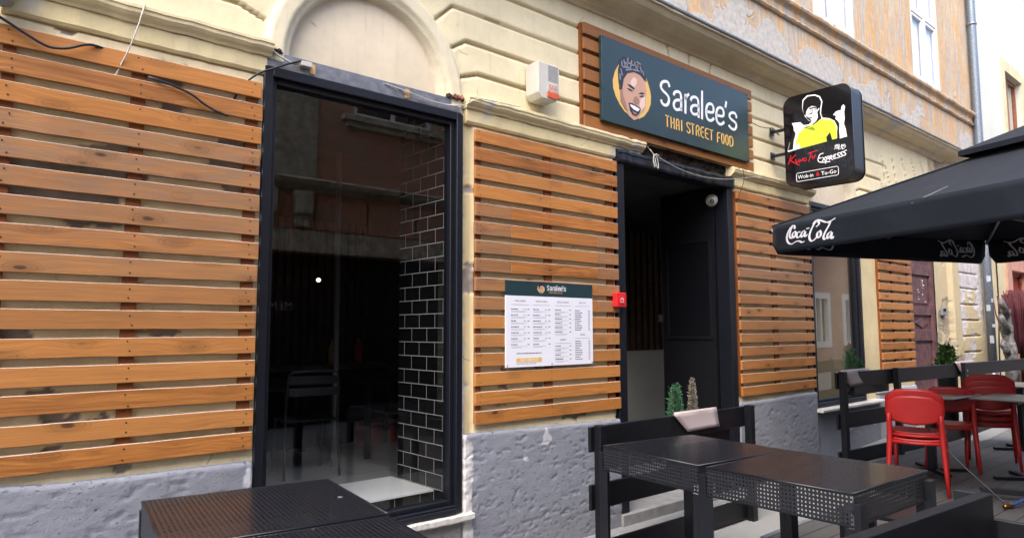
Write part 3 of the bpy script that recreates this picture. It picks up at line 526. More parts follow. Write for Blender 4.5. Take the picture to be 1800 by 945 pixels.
def casement(x0,x1,z0,z1,y,parent,mat='white_paint',transom=None):
    f=MB(); t=.06
    f.box(x0,x0+t,y-.02,y+.06,z0,z1); f.box(x1-t,x1,y-.02,y+.06,z0,z1); f.box(x0+t,x1-t,y-.02,y+.06,z0,z0+t); f.box(x0+t,x1-t,y-.02,y+.06,z1-t,z1)
    xm=(x0+x1)/2; f.box(xm-.035,xm+.035,y-.03,y+.05,z0+t,z1-t)
    if transom: f.box(x0+t,xm-.035,y-.025,y+.05,transom-.03,transom+.03); f.box(xm+.035,x1-t,y-.025,y+.05,transom-.03,transom+.03)
    for a_,c_ in ((x0+t+.004,xm-.039),(xm+.039,x1-t-.004)):
        for za,zb in ([(z0+t+.004,(transom or z1+.03)-.034)]+([(transom+.034,z1-t-.004)] if transom else [])):
            q=.045; f.box(a_,a_+q,y-.012,y+.03,za,zb); f.box(c_-q,c_,y-.012,y+.03,za,zb); f.box(a_+q,c_-q,y-.012,y+.03,za,za+q); f.box(a_+q,c_-q,y-.012,y+.03,zb-q,zb)
    w_=f.build('window',mat,parent,bevel=.004)
    g=MB(); g.add([(x0+t,y+.014,z0+t),(x1-t,y+.014,z0+t),(x1-t,y+.014,z1-t),(x0+t,y+.014,z1-t)],[(0,1,2,3)]); g.build('pane','clear_glass',w_,fixn=False)
    g=MB(); 
    for i in range(24):
        xa=x0+t+(x1-x0-2*t)*i/24; xb=x0+t+(x1-x0-2*t)*(i+1)/24; g.add([(xa,y+.05+.015*(i%2),z0+.05),(xb,y+.05+.015*((i+1)%2),z0+.05),(xb,y+.05+.015*((i+1)%2),z1-.05),(xa,y+.05+.015*(i%2),z1-.05)],[(0,1,2,3)],True)
    g.build('curtain','print_white',w_,fixn=False)
    g=MB(); g.box(x0,x1,y+.2,y+.22,z0,z1); g.build('room_backing','dark_interior',w_)
    return w_
for i,(x0,x1) in enumerate(UW): casement(x0,x1,5.42,7.6,.03,B1,transom=6.55)
# ---- shop window 1
def rect_frame(b,x0,x1,z0,z1,t,ya,yb): b.box(x0,x0+t,ya,yb,z0,z1); b.box(x1-t,x1,ya,yb,z0,z1); b.box(x0+t,x1-t,ya,yb,z0,z0+t); b.box(x0+t,x1-t,ya,yb,z1-t,z1)
def shop_window(x0,x1,z0,z1,name):
    b=MB(); rect_frame(b,x0,x1,z0,z1,.052,.012,.12); rect_frame(b,x0+.052,x1-.052,z0+.052,z1-.052,.032,.045,.12)
    f=b.build(name,'frame_metal',B1,bevel=.003)
    g=MB(); g.add([(x0+.08,.085,z0+.08),(x1-.08,.085,z0+.08),(x1-.08,.085,z1-.08),(x0+.08,.085,z1-.08)],[(0,1,2,3)]); g.build('glass_pane','shop_glass',f,fixn=False)
    return f
f1=shop_window(1.43,2.832,.395,3.105,'shop_window'); 
b=MB(); b.box(1.432,2.83,.02,.12,3.106,3.20); o=b.build('lintel','grey_metal',f1,bevel=.004); o['label']='bare grey steel lintel with bits of tape'
for xa in (1.70,2.36): b=MB(); b.box(xa,xa+.033,.014,.02,3.12,3.18); b.build('tape','tape',f1)
b=MB(); b.sweepx([(.09,.345),(-.03,.345),(-.04,.355),(-.04,.385),(.09,.394)],xr(1.40,2.90,.05),.0015); b.build('window_sill','stone_sill',f1)
b=MB(); b.box(1.50,2.78,.0,.045,.3945,.43); b.build('bottom_rail','frame_metal',f1,bevel=.003)
f2=shop_window(7.87,9.205,.70,3.10,'shop_window'); b=MB(); b.sweepx([(.09,.655),(-.07,.655),(-.08,.665),(-.08,.685),(.09,.70)],xr(7.84,9.62,.06),.0012); b.build('window_sill','stone_sill',f2)
# rooms behind the glass
b=MB(); b.box(-.2,4.3,.16,4.2,.2,.35); b.build('room_floor','large_floor_tile',B1)
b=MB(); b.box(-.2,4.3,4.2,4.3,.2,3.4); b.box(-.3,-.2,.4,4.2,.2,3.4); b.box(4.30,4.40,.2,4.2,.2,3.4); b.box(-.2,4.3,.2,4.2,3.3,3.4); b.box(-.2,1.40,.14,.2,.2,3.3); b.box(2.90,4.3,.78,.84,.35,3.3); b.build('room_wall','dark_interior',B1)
b=MB(); b.box(2.80,2.90,.125,.78,.35,3.2); o=b.build('tiled_reveal','black_tile',B1); o['label']='window reveal of glossy black brick tiles with white joints'
b=MB(); b.box(2.22,2.798,.30,.87,.485,.502); b.build('display_step','floor_tile',B1,bevel=.002)
b=MB(); b.box(2.24,2.798,.32,.85,.35,.485); o=b.build('step_front','black_tile_front',B1)
b=MB(); b.box(2.978,3.018,2.2,2.24,.35,3.3); b.build('post','grey_plastic',B1)
b=MB()
for i in range(14): b.box(2.9+i*.1,2.96+i*.1,3.9,3.93,.4,2.9)
b.build('wall_slats','dark_slats',B1)
b=MB()
for k,(x,y,z) in enumerate([(3.0,3.3,2.2)]): b.lathe([(.008,0),(.022,.012),(.022,.03),(.008,.04)],(3.27,3.2,2.121),12)
tag(b.build('pendant_bulb','lamp_glow'),'tiny glowing ceiling spot seen through the big shop window','lamp')
# doorway
DR=thing('entrance_door','open black doorway with a glazed door leaf folded inwards and black panelled reveal','door',(0,0,0)); DR.parent=B1; del DR['category']; DR.name='entrance_door'
for xa,xb in ((4.445,4.55),(6.145,6.245)): b=MB(); b.box(xa,xb,.012,.16,0,3.02); b.build('door_jamb','frame_metal',DR,bevel=.004)
nx=40; b=MB()
for zt,ya in ((3.02,0),): b.sweepx([(.16,3.021),(-.01,3.021),(-.018,3.04),(-.016,3.09),(-.02,3.105),(-.016,3.13),(.03,3.145),(.16,3.14)],xr(4.445,6.245,.045),.0025)
o=b.build('lintel','frame_metal',DR); o['label']='crooked dark painted beam over the doorway'
b=MB(); b.sweepx([(.2,3.13),(.07,3.12),(.08,3.18),(.06,3.22),(.075,3.27),(.2,3.27)],xr(4.75,6.24,.03),.008); b.build('broken_masonry','mortar_dark',DR)
b=MB(); b.box(6.10,6.14,.16,.80,.0,3.02); b.build('reveal_panel','black_matte',DR)
b=MB(); 
for za,zb in ((1.50,2.52),):
    b.box(6.085,6.10,.19,.22,za,zb); b.box(6.085,6.10,.72,.75,za,zb); b.box(6.085,6.10,.22,.72,zb-.03,zb); b.box(6.085,6.10,.22,.72,za,za+.03)
b.build('panel_moulding','black_matte',DR,bevel=.002)
b=MB(); b.box(6.094,6.0995,.22,.72,1.53,2.49); b.build('panel_glass','sign_black',DR)
b=MB(); b.box(4.50,4.55,.16,.80,0,3.02); b.build('left_reveal','black_matte',DR)
lf=MB(); M=Matrix.Translation((4.60,.22,0))@Matrix.Rotation(R(82),4,'Z')
lf.box(0,.07,0,.045,.02,2.55,M); lf.box(.78,.85,0,.045,.02,2.55,M); lf.box(.07,.78,0,.045,.02,.14,M); lf.box(.07,.78,0,.045,2.47,2.55,M); lf.box(.07,.78,0,.045,1.0,1.06,M)
leaf=lf.build('door_leaf','frame_metal',DR,bevel=.003); g=MB(); g.add([M@Vector(q) for q in ((.07,.02,.14),(.78,.02,.14),(.78,.02,2.47),(.07,.02,2.47))],[(0,1,2,3)]); g.build('leaf_glass','shop_glass',leaf)
g=MB(); g.box(.70,.73,-.06,-.035,1.25,1.95,M); g.box(.70,.73,-.035,0,1.3,1.33,M); g.box(.70,.73,-.035,0,1.87,1.9,M); g.build('handle','black_matte',leaf,bevel=.004)
b=MB(); b.box(4.42,6.30,.02,.8,.0,.09); b.box(4.43,6.27,-.02,.06,.0,.104); b.build('threshold','concrete',DR,bevel=.006)
b=MB(); b.box(4.42,9.4,.8,4.2,0,.085); b.build('room_floor','large_floor_tile',B1)
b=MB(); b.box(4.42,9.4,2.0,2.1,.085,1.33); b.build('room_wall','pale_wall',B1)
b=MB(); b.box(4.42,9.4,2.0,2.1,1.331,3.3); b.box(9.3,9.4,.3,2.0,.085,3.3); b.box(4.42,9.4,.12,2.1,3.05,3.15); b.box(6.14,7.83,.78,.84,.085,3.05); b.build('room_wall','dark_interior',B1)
b=MB()
for i in range(15): 
    x=6.6+i*.125; b.box(x,x+.075,1.97,2.0,1.335,2.88)
b.build('wall_slats','dark_slats',B1)
b=MB(); b.box(7.53,7.62,1.955,1.968,1.70,1.80); b.build('wall_switch','white_plastic',B1,bevel=.003)
b=MB(); b.box(7.84,7.88,.15,.75,.5,3.1); b.box(9.2,9.24,.13,1.3,.5,3.1); b.build('window_reveal','reveal_plaster',B1)
# street door (old brown)
SD=thing('old_street_door','tall worn purplish brown panelled house door right of the last slat panel','door')
b=MB(); b.box(10.95,11.92,.10,.15,.1,3.14); b.box(10.94,11.06,.06,.10,.1,3.14); b.box(11.80,11.93,.06,.10,.1,3.14)
for za,zb in ((.1,.25),(1.42,1.58),(1.80,1.92),(2.40,2.56),(3.0,3.14)): b.box(11.06,11.80,.07,.10,za,zb)
simple('old_door_paint',(.14,.066,.07),.6,0,.3,9,.002)
b.build('door_body','old_door_paint',SD,bevel=.004)
b=MB()
for za,zb in ((.32,1.36),(1.97,2.35)): b.box(11.13,11.73,.088,.099,za,zb)
for za,zb in ((1.60,1.78),(2.60,2.9)):
    c_=((11.43),(za+zb)/2); b.prism([(11.15,c_[1]),(11.43,za+.01),(11.71,c_[1]),(11.43,zb-.01)],lambda u,v,t:(u,t,v),.085,.099)
b.build('raised_panel','old_door_paint',SD,bevel=.006)
b=MB(); 
for k in range(10): x=11.3+random.random()*.3; z=2.0+k*.035; b.box(x,x+random.uniform(.02,.09),.0865,.088,z,z+random.uniform(.006,.02))
b.build('torn_paper','print_white',SD)
# ================================================================= DOWNPIPE, NEIGHBOUR, OPPOSITE HOUSE
dp=thing('downpipe','grey zinc rainwater downpipe between the two houses','downpipe',(0,0,0))
b=MB(); b.tube([(14.07,-.09,z) for z in (1.0,3,5,7,9.4)],.068,14); b.build('pipe','zinc',dp)
b=MB(); b.tube([(14.07,-.09,z) for z in (0.2,1.0)],.075,14); b.build('standpipe','grey_metal',dp)
b=MB()
for z in (4.2,7.0): b.lathe([(.072,0),(.08,0),(.08,.04),(.072,.04)],(14.07,-.09,z),14)
b.build('clamp','grey_metal',dp)
b=MB(); 
for k in range(5):
    z=(1.35,1.62,1.9,2.05,2.4)[k]; M=Matrix.Translation((14.07,-.09,z))@Matrix.Rotation(R(-50+random.uniform(-40,40)),4,'Z'); b.box(-.03,.03,-.0705,-.062,0,random.uniform(.05,.13),M)
b.build('sticker','sticker_grey',dp)
NB=thing('neighbor_building','pale cream rendered house with brown framed window beyond the downpipe','building')
b=MB(); 
for x0,x1,z0,z1 in ((14.3,16.3,2.95,10),(17.5,27,2.95,10),(16.3,17.5,2.95,5.5),(16.3,17.5,6.75,10)): b.box(x0,x1,0,.3,z0,z1)
b.box(14.3,27,.3,5,2.95,10); b.build('upper_wall','neighbor_cream',NB)
b=MB(); b.box(14.3,15.45,-.02,.3,0,2.949); b.box(17.2,27,-.02,.3,0,2.949); b.build('lower_wall','yellow_plaster',NB)
b=MB(); b.box(15.452,15.75,-.05,.3,0,2.94); b.box(16.9,17.198,-.05,.3,0,2.94); b.box(15.75,16.9,-.05,.3,2.7,2.94); b.box(15.75,16.9,.0,.3,0,1.0); b.build('door_surround','pink_plaster',NB)
b=MB(); b.box(15.75,16.9,.12,.2,1.0,2.7)
for x in (15.75,16.3,16.84): b.box(x,x+.06,.08,.12,1.0,2.7)
for z in (1.0,2.1,2.62): b.box(15.81,16.30,.085,.12,z,z+.08); b.box(16.36,16.84,.085,.12,z,z+.08)
b.build('red_door','red_wood',NB,bevel=.004)
b=MB(); rect_frame(b,16.08,17.72,5.28,6.97,.22,-.02,.0); b.build('window_surround','yellow_plaster',NB)
b=MB(); rect_frame(b,16.3,17.5,5.5,6.75,.07,.1,.16); b.box(16.86,16.94,.1,.16,5.57,6.68); fw_=b.build('window','window_brown',NB); g=MB(); g.box(16.36,17.44,.13,.135,5.56,6.69); g.build('pane','house_glass',fw_); g=MB(); g.box(16.3,17.5,.29,.3,5.5,6.75); g.build('room_backing','dark_interior',fw_)
OB=thing('opposite_building','old brick red rendered house across the street, seen mirrored in the shop glass','building')
Y=-6.95
b=MB(); b.box(-8,5.7,Y-.4,Y,4.15,7.4); b.box(7.35,17,Y-.4,Y,4.15,7.4); b.box(5.7,7.35,Y-.4,Y,4.15,5.38); b.box(5.7,7.35,Y-.4,Y,7.2,7.4); b.box(-8,17,Y-.4,Y-.02,2.9,4.0); b.build('wall','old_red_render',OB)
b=MB()
x=-8
while x<16.5: b.box(x+.02,x+.98,Y-.03,Y+.03,3.27,3.84); x+=1.0
b.build('stone_block','old_red_render',OB,bevel=.02)
b=MB(); b.sweepx([(Y-.2,3.92),(Y+.04,3.93),(Y+.1,3.98),(Y+.2,4.0),(Y+.24,4.08),(Y+.1,4.14),(Y-.2,4.15)],xr(-8,17,1)); b.box(4.2,5.0,Y-.01,Y+.06,4.15,7.4); b.box(-8,17,Y-.01,Y+.031,2.9,3.26); b.box(5.45,7.55,Y,Y+.16,5.26,5.36); b.box(5.55,7.45,Y,Y+.1,5.16,5.26); b.build('stone_trim','old_stone',OB)
b=MB()
for x in (4.0,4.6): b.box(x,x+.3,Y,Y+.2,3.5,3.9); b.box(x+.03,x+.27,Y,Y+.12,3.3,3.5)
b.build('corbel','old_stone',OB,bevel=.02)
b=MB(); b.box(-8,17,Y-.6,Y-.4,0,3.3); b.build('shop_interior','black_matte',OB)
b=MB()
for x in (-8,-4.5,-1.2,1.9,3.4,7.8,10.9,14): b.box(x,x+.5,Y-.5,Y,0,2.9)
b.build('pier','old_stone',OB)
b=MB(); rect_frame(b,5.7,7.35,5.38,7.2,.08,Y-.1,Y-.03); b.box(6.48,6.56,Y-.1,Y-.03,5.46,7.12); ow=b.build('window','white_paint',OB); g=MB(); g.box(5.75,7.3,Y-.08,Y-.07,5.43,7.15); g.build('pane','house_glass',ow); g=MB(); g.box(5.7,7.35,Y-.3,Y-.29,5.38,7.2); g.build('room_backing','dark_interior',ow)
b=MB(); text_poly(b,'M\u00c9MO',.20,lambda u,v,t:(4.66-u,Y+.02,1.93+v),0); o=b.build('lettering','print_grey',OB,fixn=False)

PH=thing('pink_house','salmon pink house with white framed windows across the street, mirrored in the second shop window','building')
WX=[18.2+i*2.2 for i in range(9)]; b=MB(); x=17
for wx in WX: b.box(x,wx,Y-.4,Y,0,7.4); b.box(wx,wx+1.0,Y-.4,Y,0,1.1); b.box(wx,wx+1.0,Y-.4,Y,2.7,4.3); b.box(wx,wx+1.0,Y-.4,Y,6.0,7.4); x=wx+1.0
b.box(x,40,Y-.4,Y,0,7.4); b.build('wall','pink_plaster',PH)
for wx in WX:
    for z0,z1 in ((1.1,2.7),(4.3,6.0)):
        b=MB(); rect_frame(b,wx-.12,wx+1.12,z0-.12,z1+.12,.2,Y-.1,Y+.04); b.box(wx+.45,wx+.55,Y-.1,Y,z0,z1); q=b.build('window','white_paint',PH); g=MB(); g.box(wx,wx+1,Y-.2,Y-.19,z0,z1); g.build('pane','house_glass',q); g=MB(); g.box(wx,wx+1,Y-.4,Y-.39,z0,z1); g.build('room_backing','dark_interior',q)

def rubble(x0,x1,z0,z1,y,n,mat,seed):
    rr=random.Random(seed); b=MB()
    for i in range(n):
        M=Matrix.Translation((rr.uniform(x0,x1),y+rr.uniform(-.012,.012),rr.uniform(z0,z1)))@Matrix.Rotation(rr.uniform(0,3),4,(rr.random(),rr.random(),1)); s=rr.uniform(.002,.008); b.box(-s*1.6,s*1.6,-s*.8,s*.8,-s,s,M)
    return b.build('broken_plaster',mat,B1,bevel=.003)
rubble(2.70,2.84,3.198,3.222,.015,60,'mortar_dark',1); rubble(2.74,2.83,3.198,3.228,.012,40,'terracotta',2); rubble(1.43,1.53,3.195,3.215,.015,40,'mortar_dark',3)
# ================================================================= SLAT PANELS
def slat_panel(x0,x1,zt,zb,n,bats,label,weather,seed,joints=()):
    root=thing('slat_panel',label,'slat panel',(x0,0,zb),0,'wooden slat panels on the facade'); rr=random.Random(seed)
    pitch=(zt-zb-0.092)/(n-1)
    b=MB()
    for i in range(n):
        z1=zt-i*pitch+rr.uniform(-.003,.003); z0=z1-0.092+rr.uniform(-.002,.002); t=(rr.random()*3,weather(i,rr)*.85,rr.random()*.7)
        xa=x0+rr.uniform(-.004,.006); xb=x1+rr.uniform(-.006,.004); cuts=[xa]+[j for j in joints(i) ]+[xb] if joints else [xa,xb]
        tilt=rr.uniform(-.003,.003)
        for k in range(len(cuts)-1):
            tt=(t[0]+k*.77,(t[1] if k==1 or len(cuts)==2 else min(1,t[1]+.5)),t[2]); b.t=tt; a,c=cuts[k],cuts[k+1]-(.0015 if k<len(cuts)-2 else 0)
            nn=max(2,int((c-a)/.12)); o0=len(b.v); bow=[rr.gauss(0,.0008) for _ in range(nn+1)]
            vs=[]
            for q in range(nn+1):
                x=a+(c-a)*q/nn; dz=tilt*(x-x0)/(x1-x0)+bow[q]
                vs+=[(x,.0+bow[q],z0+dz),(x,.0+bow[q],z1+dz),(x,.021,z1+dz),(x,.021,z0+dz)]
            fs=[(q*4+k2,q*4+(k2+1)%4,(q+1)*4+(k2+1)%4,(q+1)*4+k2) for q in range(nn) for k2 in range(4)]+[(3,2,1,0),(nn*4,nn*4+1,nn*4+2,nn*4+3)]
            b.add(vs,fs)
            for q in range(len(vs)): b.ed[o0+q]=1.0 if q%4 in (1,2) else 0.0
    b.cur=1
    for i in range(n):
        zc=zt-i*pitch-.046
        for bx0,bx1 in bats:
            for dz in (-.024,.024):
                cx_=(bx0+bx1)/2+rr.uniform(-.012,.012); cz_=zc+dz+rr.uniform(-.005,.005); ya=-.0045; b.add([(cx_+.0042*math.cos(k*math.pi/4),-.0016,cz_+.0042*math.sin(k*math.pi/4)) for k in range(8)],[tuple(range(8))])
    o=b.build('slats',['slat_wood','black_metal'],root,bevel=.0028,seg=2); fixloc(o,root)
    for bx0,bx1 in bats:
        b=MB(); b.t=(rr.random(),.0,.0); b.box(bx0,bx1,.0215,.055,zb-.0+.01,zt-.01); fixloc(b.build('batten','batten_wood',root),root)
    # nail heads
    return root
def fixloc(o,root): o.matrix_local=root.matrix_basis.inverted() if False else Matrix.Translation(-Vector(root.location)); return o
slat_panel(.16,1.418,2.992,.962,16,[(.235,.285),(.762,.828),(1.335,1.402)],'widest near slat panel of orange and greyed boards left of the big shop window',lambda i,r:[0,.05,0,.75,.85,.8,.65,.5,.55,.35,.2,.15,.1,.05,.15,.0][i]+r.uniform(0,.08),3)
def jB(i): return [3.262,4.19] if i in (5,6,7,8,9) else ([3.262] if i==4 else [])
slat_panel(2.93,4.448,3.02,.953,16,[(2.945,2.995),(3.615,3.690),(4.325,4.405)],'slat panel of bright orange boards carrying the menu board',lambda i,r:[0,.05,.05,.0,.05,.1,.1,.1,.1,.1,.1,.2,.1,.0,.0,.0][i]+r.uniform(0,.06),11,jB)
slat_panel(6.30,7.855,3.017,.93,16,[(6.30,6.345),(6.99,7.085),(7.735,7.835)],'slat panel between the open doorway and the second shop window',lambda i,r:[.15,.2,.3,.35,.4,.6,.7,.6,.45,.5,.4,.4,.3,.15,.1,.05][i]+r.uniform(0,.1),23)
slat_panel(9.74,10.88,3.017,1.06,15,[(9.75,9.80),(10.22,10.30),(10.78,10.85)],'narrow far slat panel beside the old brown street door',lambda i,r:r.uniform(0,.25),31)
# ================================================================= SIGNS
PY=-.035
def plane_y(y): return lambda u,v,t:(u,y-t,v)
sg=thing('shop_sign','dark green lettered signboard with a laughing face logo on orange slats above the doorway','sign',(0,0,0))
b=MB(); rr=random.Random(5)
zt,zb=4.136,3.254; hh=(zt-zb); n=7; pitch=(hh-.10)/(n-1)
for i in range(n):
    z1=zt-i*pitch; b.t=(rr.random()*3,0,.55); b.box(4.055,6.648,-.002,.022,z1-.098,z1)
b.build('backing_slats','slat_wood',sg,bevel=.003)
b=MB(); b.t=(.3,0,0); 
for x in (4.045,5.2,6.55): b.box(x,x+.05,.0225,.07,zb,zt)
b.build('batten','batten_wood',sg)
b=MB(); b.box(4.232,6.508,PY,-.0025,3.332,4.062); b.build('panel','sign_green',sg,bevel=.002)
D=DATA['panel']; g=plane_y(PY)
def dx(P): return P
def poly_part(name,parts,mat,parent,fn,t0,t1):
    b=MB()
    for p in parts: b.prism(p,fn,t0,t1)
    return b.build(name,mat,parent)
poly_part('logo_disc',[D['ELL']],'print_yellow',sg,g,0,.002)
poly_part('logo_face',[D['FACE']],'print_skin',sg,g,.0,.004)
poly_part('logo_shade',[D['SHADE'],D['NOSE']],'print_skin_dark',sg,g,.0,.006)
poly_part('logo_highlight',[D['HL1'],D['HL2']],'print_skin_light',sg,g,.0,.005)
poly_part('logo_headscarf',[D['WRAP']],'print_navy',sg,g,0,.006)
poly_part('logo_features',[D['BROW1'],D['BROW2'],D['EYE1'],D['EYE2'],D['MOUTH']],'print_navy',sg,g,0,.007)
poly_part('logo_smile',[D['TEETH']],'print_white',sg,g,0,.009)
poly_part('logo_lip',[D['LIP']],'print_skin_dark',sg,g,0,.009)
b=MB()
for l in D['WST']: ribbon(b,l,.014,g,.004,.008)
b.build('scarf_pattern','print_grey',sg)
b=MB()
for l in D['SAR']: ribbon(b,l,.0265,g,.0,.004)
b.build('lettering','print_white',sg)
GL={'T':[[(0,1),(1,1)],[(.5,1),(.5,0)]],'H':[[(0,1),(0,0)],[(1,1),(1,0)],[(0,.5),(1,.5)]],'A':[[(0,0),(0,.8),(.3,1),(.7,1),(1,.8),(1,0)],[(0,.4),(1,.4)]],'I':[[(.5,1),(.5,0)]],
'S':[[(1,.85),(.7,1),(.3,1),(0,.85),(0,.65),(1,.35),(1,.15),(.7,0),(.3,0),(0,.15)]],'R':[[(0,0),(0,1),(.7,1),(1,.85),(1,.65),(.7,.5),(0,.5)],[(.5,.5),(1,0)]],'E':[[(1,1),(.3,1),(0,.8),(0,.2),(.3,0),(1,0)],[(0,.52),(.8,.52)]],
'F':[[(1,1),(.3,1),(0,.8),(0,0)],[(0,.5),(.8,.5)]],'O':[[(.3,1),(.7,1),(1,.75),(1,.25),(.7,0),(.3,0),(0,.25),(0,.75),(.3,1)]],'D':[[(0,0),(0,1),(.6,1),(1,.75),(1,.25),(.6,0),(0,0)]]}
b=MB()
for c,x0,za,x1,zb_ in D['TSF']:
    # rows span 3.53..3.45
    za,zb_=3.542,3.443; 
    for l in GL[c]: ribbon(b,[(x0+(x1-x0)*u,zb_+(za-zb_)*v) for u,v in l],.0115,g,0,.004,True if len(l)>2 else False)
b.build('small_lettering','print_yellow',sg)
b=MB()
for x in (4.245,5.37,6.495):
    for z in (3.345,4.048): b.lathe([(.006,0),(.006,.004),(.003,.006)],(0,0,0),8,Matrix.Translation((x,PY,z))@Matrix.Rotation(R(90),4,'X'))
for z in (3.6,3.85):
    b.lathe([(.006,0),(.006,.004),(.003,.006)],(0,0,0),8,Matrix.Translation((4.245,PY,z))@Matrix.Rotation(R(90),4,'X'))
b.build('screw','black_metal',sg)
# menu board
mb_=thing('menu_board','white printed menu board with dark green header screwed to the slats','menu board',(0,0,0))
b=MB(); b.box(3.198,4.106,-.010,-.0005,1.333,1.848); b.build('board','menu_white',mb_)
b=MB(); b.box(3.198,4.106,-.010,-.0005,1.849,1.957); b.build('header','sign_green',mb_)
gm=plane_y(-.010)
def mapface(P,cx,cz,s):
    ox,oz=4.57,3.66
    return [(cx+(x-ox)*s,cz+(z-oz)*s) for x,z in P]
ex=[p[0] for p in D['ELL']];ez=[p[1] for p in D['ELL']]; ecx=(min(ex)+max(ex))/2;ecz=(min(ez)+max(ez))/2; s_=.066/(max(ez)-min(ez))
mf=lambda P:[(3.545+(x-ecx)*s_,1.904+(z-ecz)*s_) for x,z in P]
poly_part('logo_disc',[mf(D['ELL'])],'print_yellow',mb_,gm,0,.0006); poly_part('logo_face',[mf(D['FACE'])],'print_skin',mb_,gm,0,.0012)
poly_part('logo_dark',[mf(D['WRAP']),mf(D['MOUTH']),mf(D['BROW1']),mf(D['BROW2'])],'print_navy',mb_,gm,0,.0018); poly_part('logo_smile',[mf(D['TEETH'])],'print_white',mb_,gm,0,.0022)
sx=[p[0] for l in D['SAR'] for p in l]; szz=[p[1] for l in D['SAR'] for p in l]; ms=(3.806-3.607)/(max(sx)-min(sx)); b=MB()
for l in D['SAR']: ribbon(b,[(3.607+(x-min(sx))*ms,1.896+(z-min(szz))*ms*.95) for x,z in l],.0048,gm,0,.0006)
b.build('lettering','print_white',mb_)
b=MB(); text_poly(b,'THAI STREET FOOD',.0165,lambda u,v,t:(3.622+u,-.0106,1.875+v),0,1.0); b.build('small_lettering','print_yellow',mb_,fixn=False)
b=MB()
def head(txt,xa,xb,z): text_poly(b,txt,.0185,lambda u,v,t:((xa+xb)/2+u,-.0106,z+v),0,.92,align='CENTER'); b.box(xa,xb,-.0107,-.0102,z-.022,z-.0205)
head('WOK & FRIED',3.248,3.425,1.805); head('SOUP & CURRY',3.463,3.637,1.805); head('SNACK & SALAD',3.688,3.861,1.805); head('ADD ONS',3.905,4.073,1.805); head('DESSERT',3.688,3.861,1.519); head('DRINKS',3.905,4.073,1.556)
rm=random.Random(9)
def words(x0,x1,z,h,minw=.008,maxw=.026,gap=.004):
    x=x0
    while x<x1-.005:
        w_=min(rm.uniform(minw,maxw),x1-x); b.box(x,x+w_,-.0107,-.0102,z,z+h); x+=w_+gap
thin=MB()
def entry(xa,xb,z,sub=True,price=True):
    global b
    words(xa,xa+rm.uniform(.05,.09),z,.0062); 
    if price: words(xb-.018,xb,z,.0062,.008,.010,.002)
    if sub:
        bb=b; b=thin; words(xa,xb-rm.uniform(.02,.05),z-.012,.0022,.01,.03,.002); words(xa,xb-rm.uniform(.04,.09),z-.019,.0022,.01,.03,.002); b=bb
for i in range(7): entry(3.248,3.425,1.748-i*.0427)
for i in range(7): entry(3.463,3.637,1.748-i*.0427)
for i in range(6): entry(3.688,3.861,1.748-i*.0335)
for i in range(4): entry(3.688,3.861,1.474-i*.033)
for i in range(10): entry(3.905,4.073,1.746-i*.0166,False)
for i in range(9): entry(3.905,4.073,1.508-i*.0172,False)
words(3.298,3.545,1.428,.006); text_poly(b,'please order and pay at the counter',.0135,lambda u,v,t:(3.298+u,-.0106,1.352+v),0,.98)
b.build('menu_text','menu_ink',mb_); thin.build('small_print','small_ink',mb_)
b=MB(); 
for xa in (3.37,3.585):
    for i in range(6): 
        for k in range(2): b.box(xa+k*.013,xa+k*.013+.005,-.0107,-.0102,1.748-i*.0427,1.754-i*.0427)
b.build('diet_marks','box_green',mb_)
b=MB(); b.box(3.297,3.547,-.0108,-.0101,1.366,1.398); b.build('yellow_band','print_yellow',mb_)
b=MB(); text_poly(b,'SELF-SERVICE',.031,lambda u,v,t:(3.422+u,-.0112,1.3715+v),0,.98,align='CENTER'); b.build('band_lettering','print_white',mb_,fixn=False)
b=MB()
for x,z in ((3.21,1.944),(3.652,1.952),(4.093,1.944),(3.21,1.346),(3.652,1.346),(4.093,1.346)): b.lathe([(.004,0),(.004,.003)],(0,0,0),8,Matrix.Translation((x,-.010,z))@Matrix.Rotation(R(90),4,'X'))
b.build('screw','black_metal',mb_)
# hanging light box
kb=thing('hanging_sign','black box sign with a figure in a lime shirt, hung on wall brackets','sign',(0,0,0))
def rrect(a0,a1,c0,c1,r,n=8):
    P=[]
    for (cx,cz,s0) in ((a1-r,c1-r,0),(a0+r,c1-r,90),(a0+r,c0+r,180),(a1-r,c0+r,270)):
        for k in range(n+1): t=R(s0+90*k/n); P.append((cx+r*math.cos(t),cz+r*math.sin(t)))
    return P
fx=lambda u,v,t:(7.0-t,-u,v)
ROT=R(0)
b=MB(); b.prism(rrect(.172,.882,3.105,4.075,.10),fx,-.25,-.012); b.build('casing','black_metal',kb,bevel=.004)
b=MB(); b.prism(rrect(.166,.888,3.099,4.081,.104),fx,-.0118,0); b.prism(rrect(.166,.888,3.099,4.081,.104),fx,-.262,-.2502); b.build('face_panel','sign_black',kb,bevel=.003)
K=DATA['kf']
for nm,keys,mt,t in (('printed_figure',['BODY','ARM'],'print_white',.001),('printed_shirt',['SHIRT'],'print_lime',.0025),('printed_hair',['HAIR','NECKK','ARML','PIT','ARMK','BROW','EYE','EYE2','NOSEK','MOUK','JAW'],'print_black',.003),('printed_fist',['FIST'],'print_white',.0036)):
    poly_part(nm,[K[k] for k in keys],mt,kb,fx,0,t)
b=MB()
for l in K['CHOP'][:2]: ribbon(b,l,.005,fx,.002,.0045)
b.build('printed_lines','print_black',kb)
b=MB(); 
for l in K['CHOP'][2:]: ribbon(b,l,.008,fx,0,.0015)
for l in K['EXP']: ribbon(b,l,.0085,fx,0,.0015)
for l in K['CJK']: ribbon(b,l,.0048,fx,0,.0015)
bx=rrect(.287,.728,3.150,3.240,.018,5); ribbon(b,bx+[bx[0]],.005,fx,0,.0015,False)
